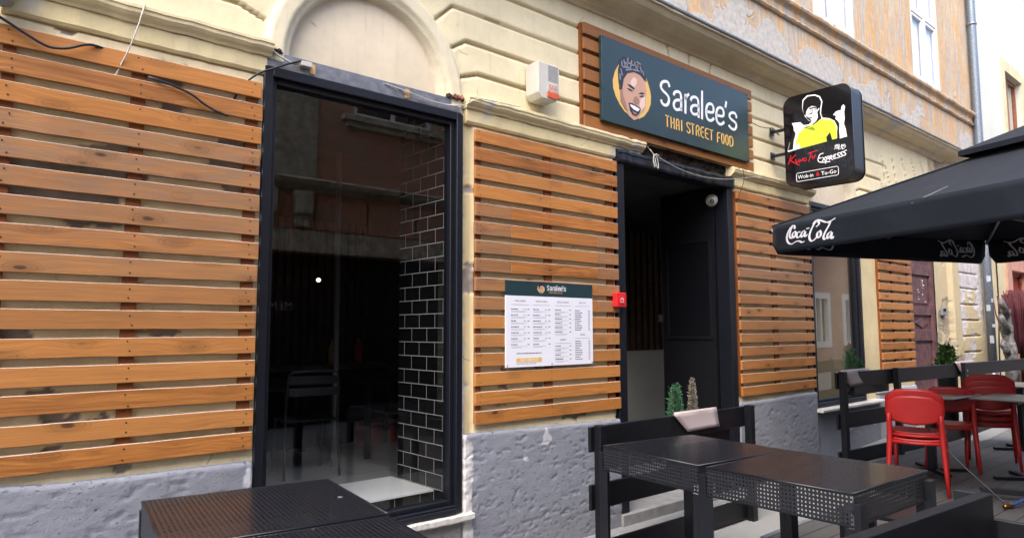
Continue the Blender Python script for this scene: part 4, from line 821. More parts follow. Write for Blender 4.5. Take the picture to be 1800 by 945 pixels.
text_poly(b,'Wok-in',.058,lambda u,v,t:(6.9985,-(.303+u),3.176+v),0,.93); text_poly(b,'To-Go',.058,lambda u,v,t:(6.9985,-(.552+u),3.174+v),0,.98)
b.build('white_lettering','print_white',kb)
b=MB()
for l in K['KUNG']: ribbon(b,l,.0075,fx,0,.0015)
text_poly(b,'&',.060,lambda u,v,t:(6.9985,-(.497+u),3.175+v),0,1.0)
b.build('red_lettering','print_red',kb)
b=MB(); b.box(7.085,7.115,-.17,.02,3.755,3.785); b.box(7.085,7.115,-.17,.02,3.485,3.515); b.box(7.06,7.14,.018,.032,3.73,3.81); b.box(7.06,7.14,.018,.032,3.46,3.54); b.build('bracket','black_metal',kb,bevel=.002)
b=MB(); b.tube([(6.65,.02,3.80),(6.8,.0,3.775),(6.95,.01,3.79),(7.04,-.02,3.80),(7.08,-.04,3.77),(7.05,-.05,3.74),(7.1,-.06,3.72),(7.12,-.03,3.76),(7.06,.0,3.80)],.004,6); b.build('sign_wire','cable_black',kb)
# siren
sr=thing('siren_box','white wall siren box with louvres and orange beacon left of the signboard','siren')
b=MB(); b.prism([(3.445,3.375),(3.445,3.615),(3.665,3.615),(3.665,3.375),(3.63,3.335),(3.48,3.335)],lambda u,v,t:(u,t,v),-.105,.04); b.build('case','white_plastic',sr,bevel=.006,seg=2)
b=MB(); 
for i in range(11): b.box(3.545,3.648,-.1065,-.1052,3.598-i*.0115,3.6018-i*.0115)
b.build('louvre','grey_plastic',sr)
b=MB(); b.prism([(3.53,3.352),(3.53,3.398),(3.655,3.398),(3.655,3.372),(3.625,3.345)],lambda u,v,t:(u,t,v),-.113,-.1055); b.build('beacon','orange_plastic',sr,bevel=.004)
b=MB(); b.box(3.54,3.65,-.1075,-.1055,3.407,3.462); b.build('label_plate','white_plastic',sr)
b=MB()
for k in range(3): 
    x=3.555+k*.031; ribbon(b,[(x+.02,3.45),(x,3.45),(x,3.42),(x+.02,3.42),(x+.02,3.434),(x+.008,3.434)],.006,plane_y(-.1075),0,.001,False)
b.build('label_marks','orange_plastic',sr)
# call point
cp=thing('fire_call_point','small red manual fire alarm call point on the slats by the door','fire alarm')
b=MB(); b.box(4.358,4.478,-.052,-.001,1.785,1.905); b.build('case','alarm_red',cp,bevel=.008,seg=3)
b=MB(); rect_frame(b,4.385,4.451,1.812,1.878,.012,-.058,-.0525); b.build('window_frame','alarm_red',cp,bevel=.002); b=MB(); b.box(4.397,4.439,-.0545,-.0525,1.824,1.866); b.build('white_plate','white_plastic',cp); b=MB(); b.lathe([(.011,0),(.011,.003)],(0,0,0),14,Matrix.Translation((4.416,-.0545,1.842))@Matrix.Rotation(R(90),4,'X')); b.build('button','alarm_red',cp)
# security dome
dc=thing('security_camera','round white dome camera on the dark doorway reveal','camera')
b=MB(); M=Matrix.Translation((6.09,.15,2.905))@Matrix.Rotation(R(-90),4,'Y'); b.lathe([(.062,0),(.066,.012),(.062,.03),(.05,.05),(.03,.064),(.01,.07)],(0,0,0),24,M); b.build('housing','white_plastic',dc)
b=MB(); M2=Matrix.Translation((6.035,.118,2.885))@Matrix.Rotation(R(-90),4,'Y')@Matrix.Rotation(R(25),4,'X'); b.lathe([(.021,0),(.021,.012),(.010,.016)],(0,0,0),16,M2); b.build('lens','sign_black',dc)
# key safe
ks=thing('key_safe','small grey key box on the beige wall beside the brown street door','key box')
b=MB(); b.box(12.10,12.28,.012,.055,1.80,1.93); b.build('case','grey_plastic',ks,bevel=.012,seg=2); b=MB(); b.box(12.13,12.25,.008,.0115,1.87,1.91); b.build('cover','black_matte',ks)
# ================================================================= CABLES
def cable(name,label,pts,r,mat,n=7):
    P=[Vector(p) for p in pts]
    for _ in range(2):
        Q=[P[0]]
        for i in range(len(P)-1): Q+=[P[i]*.75+P[i+1]*.25,P[i]*.25+P[i+1]*.75]
        P=Q+[P[-1]]
    b=MB(); b.tube(P,r,n); o=b.build(name,mat,fixn=True); return tag(o,label,'cable')
cable('cable','black cable drooping over the top board at the far left',[(.10,-.02,3.05),(.216,-.02,3.009),(.303,-.022,2.962),(.393,-.025,2.918),(.44,-.025,2.922),(.483,-.025,2.934),(.551,-.022,2.975),(.60,-.005,2.985),(.66,.02,2.98)],.0065,'cable_black')
cable('cable','short black cable looping in front of the second board of the left slat panel',[(.82,.03,2.90),(.843,-.004,2.882),(.90,-.014,2.873),(.993,-.018,2.852),(1.05,-.02,2.83),(1.10,-.02,2.795),(1.16,-.018,2.772),(1.20,-.012,2.766),(1.23,.01,2.768)],.0065,'cable_black')
cable('cable','black cable running from the slats to the white connector above the big window',[(1.27,.03,2.87),(1.29,.02,2.93),(1.345,.0,3.002),(1.40,-.01,3.05),(1.471,-.02,3.085),(1.53,-.025,3.12),(1.60,-.02,3.155),(1.65,-.01,3.18),(1.68,.0,3.17),(1.67,.01,3.15)],.006,'cable_black')
cable('wire','thin pale wire hanging over the moulding at the far left',[(.80,-.01,3.255),(.785,-.065,3.22),(.76,-.06,3.10),(.735,-.03,3.0),(.70,.01,2.9),(.66,.03,2.78)],.0035,'cable_white')
cable('wire','bundle of white wire with a junction lying on the window lintel',[(1.45,.0,3.21),(1.486,-.01,3.175),(1.537,-.015,3.155),(1.588,-.01,3.14),(1.64,-.01,3.16),(1.66,0,3.165)],.006,'cable_white')
cable('wire','white wire sagging along the right part of the window lintel',[(2.2,.02,3.18),(2.30,.0,3.165),(2.45,-.005,3.145),(2.62,-.005,3.13),(2.74,-.02,3.135),(2.83,-.02,3.16),(2.90,-.06,3.22),(3.05,-.065,3.225),(3.3,-.065,3.235)],.0035,'cable_white')
cable('wire','grey wire crossing the right end of the window lintel',[(2.25,.03,3.19),(2.4,.0,3.14),(2.6,-.005,3.125),(2.78,-.01,3.15),(2.80,-.01,3.10),(2.82,-.01,3.08)],.003,'cable_white')
cable('wire','long thin white wire hanging along the beam over the doorway',[(4.80,-.05,3.20),(4.85,-.05,3.16),(4.95,-.04,3.14),(5.2,-.035,3.085),(5.5,-.035,3.055),(5.8,-.035,3.06),(6.12,-.05,3.09),(6.5,-.06,3.17),(6.85,-.065,3.24)],.0022,'cable_white')
cable('wire','knotted clump of pale wire hanging at the left of the door beam',[(4.86,-.03,3.19),(4.90,-.05,3.13),(4.92,-.05,3.04),(4.95,-.05,3.02),(4.94,-.055,3.09),(4.90,-.06,3.15),(4.87,-.05,3.12),(4.90,-.05,3.05),(4.90,-.05,3.02),(4.87,-.05,3.10),(4.92,-.05,3.16),(4.96,-.05,3.14)],.0045,'cable_white')
cable('wire','fine black wire dropping from the moulding to the first slat right of the door',[(6.30,-.065,3.255),(6.33,-.07,3.20),(6.335,-.07,3.10),(6.32,-.03,3.0),(6.31,-.01,2.93),(6.34,-.01,2.90)],.003,'cable_black')
cable('cable','fine black cable down the cream neighbour wall',[(14.85,-.03,4.0),(14.85,-.03,3.0),(14.87,-.03,2.0),(14.7,-.03,1.3),(14.68,-.03,.3)],.012,'cable_black')
jb=MB(); jb.box(1.63,1.70,-.02,.012,3.145,3.175); tag(jb.build('junction_block','white_plastic',bevel=.003),'small white wire connector on the lintel of the big window','connector')
sn=MB(); sn.lathe([(.0,0),(.05,.02),(.07,.08),(.075,.2),(.03,.24)],(.205,-.06,3.04),16); tag(sn.build('wall_lamp','grey_metal'),'dark weathered lamp bracket at the top left corner','lamp')
# ================================================================= TABLES
def rbox_shell():pass
def make_patio_table():
    t=thing('patio_table','','table'); a,d,h=.42,.40,.85
    b=MB()
    for dz in (0,.0020): b.add([(-a,-d,h-dz),(a,-d,h-dz),(a,d,h-dz),(-a,d,h-dz)],[(0,1,2,3)])
    b.build('table_top','perforated_top',t,fixn=False)
    b=MB()
    for s in (-1,1):
        b.tube([(-a,s*(d-.004),h-.005),(a,s*(d-.004),h-.005)],.0062,8); b.tube([(s*(a-.004),-d,h-.005),(s*(a-.004),d,h-.005)],.0062,8)
    for s in (-1,1): b.box(-a,a,s*d-.004,s*d+.004,h-.155,h-.147); b.box(s*a-.004,s*a+.004,-d,d,h-.155,h-.147)
    b.build('folded_edge','black_metal',t)
    for s in (-1,1):
        b=MB(); b.box(-a+.004,a-.004,s*(d-.0015)-.0008,s*(d-.0015)+.0008,h-.15,h-.008); b.build('apron','perforated_front',t)
        b=MB(); b.box(s*(a-.0015)-.0008,s*(a-.0015)+.0008,-d+.004,d-.004,h-.15,h-.008); b.build('apron','perforated_side',t)
    for sx_ in (-1,1):
        for sy in (-1,1):
            b=MB(); x=sx_*(a-.028);y=sy*(d+.018); b.box(x-.032,x+.032,y-.0165,y+.0165,0,h-.045); b.box(x-.032,x-.029,y-sy*.0165-sy*.045,y-sy*.0165,0,h-.16); b.build('leg','black_metal',t,bevel=.003)
    return t
def copy_tree(o,parent=None):
    c=o.copy(); C.objects.link(c); c.parent=parent
    for ch in list(o.children): copy_tree(ch,c)
    return c
pt=make_patio_table(); G='perforated black tables'
spots=[((3.81,-1.145,0),-7,'black perforated metal table by the fence in front of the doorway'),((3.735,-1.965,0),-2,'black perforated metal table with its open corner nearest the terrace deck'),((1.165,-.79,0),-8,'black perforated metal table under the left slat panel, nearest the wall'),((1.035,-1.61,0),-8,'black perforated metal table cut by the bottom edge of the photo')]
for i,(l,a,lab) in enumerate(spots):
    o=pt if i==0 else copy_tree(pt); o.location=l; o.rotation_euler=(0,0,R(a)); o['label']=lab; o['group']=G
b=MB(); b.lathe([(.012,0),(.012,.002)],(1.50,-.86,.8515),14); tag(b.build('foil_disc','grey_metal'),'tiny shiny round disc lying on the left table','disc')
# ================================================================= FENCES
def fence(name,label,p0,p1,posts,boards,z0,ztop,side=1):
    f=thing(name,label,'fence',(p0[0],p0[1],z0)); d=Vector((p1[0]-p0[0],p1[1]-p0[1],0)); L=d.length; d.normalize(); f.rotation_euler=(0,0,math.atan2(d.y,d.x))
    for s in posts:
        b=MB(); b.box(s-.035,s+.035,-.03,.03,0,ztop-z0+.012); b.build('post','black_wood',f,bevel=.004)
    for za,zb in boards:
        b=MB(); b.box(-.065,L,.031,.056,za-z0,zb-z0); b.build('board','black_wood',f,bevel=.003)
    return f
fence('wooden_fence','short black three board fence between the door and the perforated tables',(3.53,-.60),(5.43,-.60),(0,1.865),((.785,.95),(.405,.57),(.03,.19)),0,.95)
fence('wooden_fence','long black board fence behind the red chairs along the deck',(7.27,-.56),(14.5,-1.02),(0,1.19,3.04,5.9),((.985,1.15),(.575,.74),(.20,.35)),.1,1.15)
fg=thing('wooden_fence','nearest black board barrier at the lower right corner with a chipped top edge','fence')
b=MB(); b.beam((1.45,-2.825,.86),(3.02,-2.955,.86),.045,.28); o=b.build('board','black_wood',fg,bevel=.003)
b=MB(); b.box(2.985,3.055,-2.93,-2.86,.1,1.0); b.box(1.42,1.49,-2.80,-2.73,.1,.95); b.build('post','black_wood',fg,bevel=.003)
b=MB(); b.box(3.06,3.085,-4.6,-2.94,.62,.9); b.build('board','black_wood',fg,bevel=.003)
# draped pads
def pad(label,pts,back,y0,ztop,th=.027):
    """front flap corner xs: (top left, top right, bottom right, bottom left) with heights"""
    (xa,za),(xb,zb),(xc,zc),(xd,zd)=pts; b=MB(); n=8; rows=[]
    for j in range(6): # front from bottom up
        t=j/5; rows.append([(xd+(xa-xd)*t+((xc+(xb-xc)*t)-(xd+(xa-xd)*t))*i/n, y0-.006-.01*(1-t)**2-.004*math.sin(i*.9), zd+(za-zd)*t+((zc+(zb-zc)*t)-(zd+(za-zd)*t))*i/n) for i in range(n+1)])
    for k in range(1,5):
        a=math.pi*k/5; rows.append([(xa+(xb-xa)*i/n+.05*k/5, y0-.006+(1-math.cos(a))*(th+.012)/2, za+(zb-za)*i/n+.008*math.sin(a)) for i in range(n+1)])
    for j in range(1,6):
        t=j/5; rows.append([(xa+.05+t*back*.25+(xb-xa)*i/n, y0+th+.008, za-back*t) for i in range(n+1)])
    vs=[p for r_ in rows for p in r_]; m_=n+1
    b.add(vs,[(r_*m_+i,r_*m_+i+1,(r_+1)*m_+i+1,(r_+1)*m_+i) for r_ in range(len(rows)-1) for i in range(n)],True)
    o=b.build('seat_pad','leatherette'); md=o.modifiers.new('thick','SOLIDIFY'); md.thickness=.004; return tag(o,label,'pad','leatherette pads hung over the fences')
pad('pale pinkish leatherette pad folded over the fence by the doorway',[(4.37,.962),(4.935,.962),(4.955,.825),(4.53,.822)],.15,-.572,.95)
pad('pale leatherette pad folded over the left end of the fence behind the red chairs',[(7.24,1.162),(7.93,1.162),(7.99,1.015),(7.43,1.005)],.22,-.545,1.15)
pad('grey leatherette pad folded over the far part of the fence above the red chairs',[(10.1,1.165),(10.85,1.165),(10.87,1.03),(10.25,1.04)],.15,-.72,1.15)
# ================================================================= RED CHAIRS
def make_red_chair():
    t=thing('plastic_chair','','chair')
    def sq(u,v,k=.16): return u*math.sqrt(1-k*2*v*v/2), v*math.sqrt(1-k*2*u*u/2)
    n=12; b=MB(); vs=[]
    for j in range(n+1):
        for i in range(n+1):
            u,v=-1+2*i/n,-1+2*j/n; a,c=sq(u,v,.30); vs.append((a*.215*(1-.06*c),c*.215,.452-.022*(1-u*u)*(1-v*v*.6)+(.006 if v<-.7 else 0)))
    b.add(vs,[(j*(n+1)+i,j*(n+1)+i+1,(j+1)*(n+1)+i+1,(j+1)*(n+1)+i) for j in range(n) for i in range(n)],True)
    o=b.build('seat','red_plastic',t); md=o.modifiers.new('t','SOLIDIFY'); md.thickness=.022
    b=MB(); vs=[]; m_=14
    for j in range(n+1):
        for i in range(m_+1):
            u,v=-1+2*i/m_,-1+2*j/n; a=u*(1-.17*abs(v)**5 if v>0 else 1-.16*abs(v)**3); c=v*(1-.30*abs(u)**8-.07*u*u) if v>0 else v*(1-.28*u*u)
            z=.70+c*.125; x=a*.225; y=-.215-.10*(z-.60)-.035*(1-u*u)
            vs.append((x,y,z))
    b.add(vs,[(j*(m_+1)+i,j*(m_+1)+i+1,(j+1)*(m_+1)+i+1,(j+1)*(m_+1)+i) for j in range(n) for i in range(m_)],True)
    o=b.build('backrest','red_plastic',t); md=o.modifiers.new('t','SOLIDIFY'); md.thickness=.012
    for s in (-1,1):
        b=MB(); b.tube([(s*.225,-.285,0),(s*.212,-.255,.22),(s*.198,-.225,.45),(s*.196,-.238,.60),(s*.196,-.250,.665),(s*.196,-.251,.672)],[.014,.019,.024,.021,.018,.006],12); b.build('leg','red_plastic',t)
        b=MB(); b.tube([(s*.205,.245,0),(s*.200,.215,.22),(s*.190,.185,.43)],[.013,.018,.023],12); b.build('leg','red_plastic',t)
    b=MB(); b.tube([(-.198,-.222,.425),(0,-.205,.415),(.198,-.222,.425)],.016,8); b.tube([(-.19,.185,.425),(0,.2,.42),(.19,.185,.425)],.014,8)
    for s in (-1,1): b.tube([(s*.198,-.222,.43),(s*.195,0,.425),(s*.19,.185,.43)],.015,8)
    b.build('seat_frame','red_plastic',t)
    return t
rc=make_red_chair(); GR='stacked red plastic chairs'
CH=[((6.80,-1.405,.2),-75,'lower chair of the nearest red stack, its rounded back facing the camera'),((6.845,-1.39,.255),-75,'upper chair of the nearest red stack, sitting on the lower one'),
((8.06,-1.28,.2),-74,'single red chair tucked behind the grey table top right of the nearest stack'),
((8.52,-1.50,.2),-74,'bottom chair of the tall shaded red stack further right'),((8.565,-1.485,.255),-74,'middle chair of the tall shaded red stack further right'),((8.61,-1.47,.31),-74,'top chair of the tall shaded red stack further right')]
for i,(l,a,lab) in enumerate(CH):
    o=rc if i==0 else copy_tree(rc); o.location=l; o.rotation_euler=(0,0,R(a)); o['label']=lab; o['group']=GR
# grey top tables on deck
def make_bistro():
    t=thing('bistro_table','','table'); b=MB(); b.box(-.37,.37,-.35,.35,.738,.752); b.build('table_top','table_laminate',t,bevel=.004)
    b=MB(); b.box(-.035,.035,-.035,.035,.03,.737); b.build('column','black_metal',t,bevel=.004)
    for k in range(4):
        b=MB(); M=Matrix.Rotation(R(45+90*k),4,'Z'); b.box(.0,.32,-.03,.03,.0,.03,M); b.build('foot','black_metal',t,bevel=.004)
    b=MB(); b.box(-.3,.3,-.02,.02,.712,.737); b.box(-.02,.02,-.3,.3,.705,.7115); b.build('top_support','black_metal',t)
    return t
bt=make_bistro(); GB='grey topped pedestal tables on the deck'
for i,(l,a,lab) in enumerate([((7.72,-1.20,.2),-3,'grey topped pedestal table directly behind the nearest red chairs'),((7.92,-1.96,.2),-3,'grey topped pedestal table at the right edge nearest the camera'),((9.80,-1.47,.2),-3,'far grey topped pedestal table at the right edge behind the red stack')]):
    o=bt if i==0 else copy_tree(bt); o.location=l; o.rotation_euler=(0,0,R(a)); o['label']=lab; o['group']=GB
st_=thing('low_stool','low black stool standing on the deck behind the perforated table','stool',(4.55,-1.98,.2))
b=MB(); b.box(-.22,.22,-.18,.18,.29,.315); b.build('seat','black_metal',st_,bevel=.004)
for sx_ in (-1,1):
    for sy in (-1,1): b=MB(); b.box(sx_*.2-.02,sx_*.2+.02,sy*.15-.02,sy*.15+.02,0,.289); b.build('leg','black_metal',st_)
# ================================================================= PARASOL
na=Vector((-.333,-.943,0)).normalized(); PL=Vector((6.07,-.53,0))-na*.05; ma=Vector((.943,-.333,0)).normalized(); S=2.96
pz=2.3; pt_=2.558; pc=PL+na*S/2+ma*S/2; apex=Vector((pc.x,pc.y,3.18))
um=thing('parasol','large square black parasol with white script lettering on its valances','parasol',(pc.x,pc.y,.2))
def U(b,name,mat,parent=um,**k): o=b.build(name,mat,parent,**k); o.location=-Vector(um.location) if parent is um else (0,0,0); return o
cor=[PL,PL+ma*S,PL+ma*S+na*S,PL+na*S]
cor=[Vector((c.x,c.y,pt_)) for c in cor]
b=MB()
for k in range(4):
    A_,B_=cor[k],cor[(k+1)%4]; n=16; vs=[];
    for j in range(n+1):
        t=j/n
        for i in range(n+1):
            s=i/n; e=A_.lerp(B_,s); p=e.lerp(apex,t); sag=.045*math.sin(math.pi*s)*math.sin(math.pi*min(1,t+.12))*(1-t); w_=mnoise.noise(p*2.3)*.012*math.sin(math.pi*s)*(1-t)
            vs.append(p+Vector((0,0,-sag*1.1+w_)))
    b.add(vs,[(j*(n+1)+i,j*(n+1)+i+1,(j+1)*(n+1)+i+1,(j+1)*(n+1)+i) for j in range(n) for i in range(n)],True)
bm_v=U(b,'canopy','black_canvas',fixn=False)
seam=MB()
for c in cor: seam.tube([c+Vector((0,0,.004)),apex+Vector((0,0,.01))],.008,6)
U(seam,'seam','black_canvas')
def valance_pt(k,s,z):
    A_=cor[k]; d=(cor[(k+1)%4]-A_).normalized(); out=Vector((d.y,-d.x,0)); 
    if (A_+d*S/2+out-pc).length<(A_+d*S/2-pc).length: out=-out
    f=(pt_-z)/.258
    return Vector((A_.x,A_.y,0))+d*s+out*(.0+ .018*f*(1+math.sin(s*7+k))*.6 -.012*math.sin(math.pi*s/S)*f)+Vector((0,0,z-.012*math.sin(math.pi*s/S)*0))
for k in range(4):
    b=MB(); n=48; vs=[]; m_=6; r=.09
    for i in range(n+1):
        s=.014+(S-.028)*i/n; e=min(s-.014,S-.014-s); zb=pz+(r-math.sqrt(max(0,r*r-(r-min(e,r))**2))) if e<r else pz
        ee=0.0
        for j in range(m_+1): vs.append(valance_pt(k,s,pt_+(zb-pt_)*j/m_))
    b.add(vs,[(i*(m_+1)+j,(i+1)*(m_+1)+j,(i+1)*(m_+1)+j+1,i*(m_+1)+j+1) for i in range(n) for j in range(m_)],True)
    o=U(b,'valance','black_canvas',fixn=False); md=o.modifiers.new('t','SOLIDIFY'); md.thickness=.002; md.offset=0
# lettering: strokes measured on the near left valance, side 3->... side index 3 runs cor[3]->cor[0]
cs=[p[0] for l in DATA['coke'] for p in l]; s0,s1=min(cs),max(cs)
for k in range(4):
    b=MB()
    for off in ((.0,) if k==3 else (.0,S-.38-(s1-s0))):
        for l in DATA['coke']:
            # as seen from outside: reading left to right. On side 3 the left end (seen from outside) is cor[0]
            def fnv(u,v,t,k=k,off=off):
                s=S-(u-s0+.19+off); p=valance_pt(k,s,v); d=(cor[(k+1)%4]-cor[k]).normalized(); out=Vector((d.y,-d.x,0))
                if (cor[k]+d*S/2+out-pc).length<(cor[k]+d*S/2-pc).length: out=-out
                return p+out*t
            ribbon(b,l,.020,fnv,-.0028,.0028,pen=True)
    U(b,'valance_lettering','canvas_print')
# cap
b=MB(); cc_=[apex+(Vector((c.x,c.y,0))-Vector((pc.x,pc.y,0)))*.27+Vector((0,0,-.06)) for c in cor]; top=apex+Vector((0,0,.14)); n=8
for k in range(4):
    A_,B_=cc_[k],cc_[(k+1)%4]; vs=[]
    for j in range(n+1):
        for i in range(n+1): vs.append(A_.lerp(B_,i/n).lerp(top,j/n))
    b.add(vs,[(j*(n+1)+i,j*(n+1)+i+1,(j+1)*(n+1)+i+1,(j+1)*(n+1)+i) for j in range(n) for i in range(n)],True)
    D_=Vector((0,0,-.045)); b.add([A_,B_,B_+D_+(pc-B_)*.0,A_+D_],[(0,1,2,3)])
U(b,'vent_cap','black_canvas',fixn=False)
for c in cor+[(cor[i]+cor[(i+1)%4])/2 for i in range(4)]:
    r_=MB(); r_.beam(Vector((pc.x,pc.y,3.10)),c+Vector((0,0,-.035)),.018,.028); rb=U(r_,'rib','grey_metal')
    q=MB(); m1=Vector((pc.x,pc.y,3.10)).lerp(c+Vector((0,0,-.035)),.52); q.beam(Vector((pc.x,pc.y,2.45)),m1+Vector((0,0,-.02)),.016,.022); so_=q.build('strut','grey_metal',rb)
b=MB(); b.tube([(pc.x,pc.y,.24),(pc.x,pc.y,1.6),(pc.x,pc.y,3.2)],.03,16); U(b,'pole','grey_metal')
b=MB(); b.lathe([(.055,0),(.06,.02),(.06,.10),(.045,.12)],(pc.x,pc.y,2.38),16); b.lathe([(.05,0),(.055,.06),(.04,.08)],(pc.x,pc.y,3.04),16); U(b,'hub','black_metal')
b=MB()
for a in (20,110): 
    M=Matrix.Translation((pc.x,pc.y,.205+(.0 if a==20 else .041)))@Matrix.Rotation(R(a),4,'Z'); b.box(-.55,.55,-.03,.03,0,.04,M)
b.lathe([(.05,0),(.05,.2),(.035,.21)],(pc.x,pc.y,.245),16); U(b,'base_cross','black_metal',bevel=.003)
cable('power_cable','thin black cable hanging from the red chairs down to a brass coupling on the deck',[(6.78,-1.30,1.0),(6.75,-1.42,.86),(6.70,-1.55,.70),(6.66,-1.75,.50),(6.61,-1.95,.34),(6.56,-2.08,.24),(6.55,-2.11,.225)],.006,'cable_black')
cable('blue_hose','short dark blue hose leading off to the right from the brass coupling',[(6.55,-2.12,.22),(6.62,-2.16,.24),(6.75,-2.17,.25),(6.9,-2.25,.22),(7.2,-2.4,.21)],.012,'blue_plastic')
b=MB(); b.tube([(6.50,-2.10,.222),(6.53,-2.11,.222),(6.54,-2.11,.222),(6.58,-2.13,.222)],[.016,.016,.022,.022],10); tag(b.build('brass_coupling','brass'),'small brass hose coupling lying on the dark deck','coupling')
# ================================================================= INTERIOR FURNITURE
def make_tube_chair(loc,rz,label,h=.90,seat_h=.48):
    t=thing('tube_chair',label,'chair',loc,rz); 
    b=MB(); P=[(-.235,-.28,0),(-.225,-.22,.45),(-.22,-.26,.80),(-.205,-.275,h-.02),(-.17,-.28,h),(0,-.285,h+.005),(.17,-.28,h),(.205,-.275,h-.02),(.22,-.26,.80),(.225,-.22,.45),(.235,-.28,0)]; b.tube(P,.0125,8); b.build('back_frame','chair_black',t)
    for s in (-1,1): b=MB(); b.tube([(s*.215,.24,0),(s*.21,.18,seat_h)],.0125,8); b.build('leg','chair_black',t)
    b=MB()
    for za,zb in ((h-.11,h-.04),(h-.21,h-.14)): b.sweepx([(-.262,za),(-.268,zb),(-.256,zb),(-.25,za)],[-.205+.041*i for i in range(11)])
    b.build('backrest_slats','chair_black',t)
    b=MB(); b.box(-.22,.22,-.22,.21,seat_h-.012,seat_h+.006); b.build('seat','black_metal',t,bevel=.004)
    return t
make_tube_chair((2.68,2.16,.35),R(-9),'dark metal tube chair standing inside the big shop window')
def dark_table(loc,w_,d_,h_,label):
    t=thing('indoor_table',label,'table',loc); b=MB(); b.box(-w_/2,w_/2,-d_/2,d_/2,h_-.04,h_); b.build('table_top','black_metal',t,bevel=.003)
    for sx_ in (-1,1):
        for sy in (-1,1): b=MB(); b.box(sx_*(w_/2-.03)-.025,sx_*(w_/2-.03)+.025,sy*(d_/2-.03)-.025,sy*(d_/2-.03)+.025,0,h_-.0405); b.build('leg','black_metal',t)
    return t
dark_table((2.75,2.85,.35),.8,.7,.75,'dark indoor table behind the metal chair')
dark_table((3.75,2.75,.35),.7,.8,.75,'dark indoor table near the black tiled reveal')
bx=thing('storage_crate','red plastic crate on the floor at the back of the dim room','crate',(4.05,3.3,.35)); b=MB(); b.box(-.2,.2,-.15,.15,0,.2); b.build('body','alarm_red',bx,bevel=.01); b=MB(); rect_frame(b,-.21,.21,.2005,.23,.012,-.16,.16); b.build('rim','print_yellow',bx)
for i,(x,mt,lb) in enumerate(((3.35,'blue_plastic','blue'),(3.5,'box_green','green'),(3.62,'print_yellow','yellow'),(3.95,'alarm_red','red'))):
    b=MB(); b.lathe([(.04,0),(.045,.02),(.045,.18),(.02,.24),(.018,.28)],(x,3.55,1.22),12); tag(b.build('bottle',mt),lb+' bottle on the counter at the back of the dim room','bottle','bottles on the back counter')
ct=thing('counter','dark counter along the back of the dim room','counter',(3.6,3.6,.35)); b=MB(); b.box(-.9,.68,-.25,.25,.82,.87); b.build('counter_top','table_laminate',ct); b=MB(); b.box(-.85,.65,-.2,.25,0,.819); b.build('body','black_matte',ct)
# ================================================================= PLANTS
def leafy(n,r0,h,leaf,seed,taper=True,spread=1.0,droop=0):
    rr=random.Random(seed); b=MB()
    ns=max(6,n//60); stems=[]
    for s in range(ns):
        a=rr.uniform(0,2*math.pi); q=rr.random()**.6; stems.append((a,q,rr.uniform(.62,1.0)))
    for i in range(n):
        a,q,hh=rr.choice(stems); t=rr.random()**.8; z=h*hh*(.04+.96*t); rad=r0*q*(1-(.62*t if taper else .35*t*t))
        wob_=rr.gauss(0,r0*.13*(1.15-t)); px=math.cos(a)*rad+wob_; py=math.sin(a)*rad+rr.gauss(0,r0*.13)
        d=Vector((math.cos(a)*.5+rr.gauss(0,.35),math.sin(a)*.5+rr.gauss(0,.35),rr.uniform(.3,1.1))).normalized(); s_=d.cross(Vector((rr.random()-.5,rr.random()-.5,.2))).normalized()
        L_=leaf*rr.uniform(.6,1.3); w_=L_*.16*spread; p=Vector((px,py,z))
        b.add([p-s_*w_*.4,p+s_*w_*.4,p+d*L_*.6+s_*w_,p+d*L_,p+d*L_*.6-s_*w_],[(0,1,2,3,4)])
    return b,stems
def potted(name,label,loc,r0,h,mat,seed,n=1400,leaf=.03,pot=True,grp=None,spread=1.0):
    t=thing(name,label,'plant',loc,0,grp); b,stems=leafy(n,r0,h,leaf,seed,spread=spread); b.build('foliage',mat,t,fixn=False)
    b=MB(); 
    for a,q,hh in stems[:10]: b.tube([(math.cos(a)*r0*q*.3,math.sin(a)*r0*q*.3,-.02),(math.cos(a)*r0*q*.7,math.sin(a)*r0*q*.7,h*hh*.5),(math.cos(a)*r0*q*.45,math.sin(a)*r0*q*.45,h*hh*.92)],[.004,.003,.001],5)
    b.build('stem','old_door_paint',t)
    return t
plc=thing('planter_box','slim black planter trough hung behind the fence by the doorway','planter',(4.75,-.43,0)); b=MB(); rect=[(-.4,.4)]
b.box(-.45,.45,-.10,.10,.66,.82); b.build('trough','black_wood',plc,bevel=.004); b=MB(); b.box(-.42,.42,-.085,.085,.821,.83); b.build('soil','soil',plc)
potted('conifer_plant','bright green little conifer in the planter at the doorway',(4.60,-.43,.83),.078,.34,'conifer_green',3,3600,.022,spread=.7)
potted('conifer_plant','dried greyish little conifer right of the green one at the doorway',(4.83,-.43,.83),.045,.38,'conifer_grey',4,2600,.016,spread=1.0)
plc=thing('planter_box','slim black planter trough hung behind the fence under the second shop window','planter',(8.0,-.47,.1)); b=MB(); b.box(-.45,.45,-.08,.08,.80,.95); b.build('trough','black_wood',plc,bevel=.004); b=MB(); b.box(-.42,.42,-.065,.065,.951,.96); b.build('soil','soil',plc)
potted('conifer_plant','bluish green conifer before the second shop window',(7.68,-.47,1.06),.072,.33,'conifer_green',5,2600,.024,spread=.7)
potted('conifer_plant','smaller green conifer beside the pad before the second shop window',(7.88,-.47,1.06),.05,.23,'conifer_green',6,1500,.024,spread=.7)
def pot_on(loc,label,r=.16,h=.5):
    t=thing('planter_pot',label,'pot',loc); b=MB(); b.lathe([(r*.8,0),(r,h*.9),(r*1.05,h*.92),(r*1.05,h),(r*.9,h),(r*.88,h-.04)],(0,0,0),20); b.build('pot_body','black_matte',t); return t
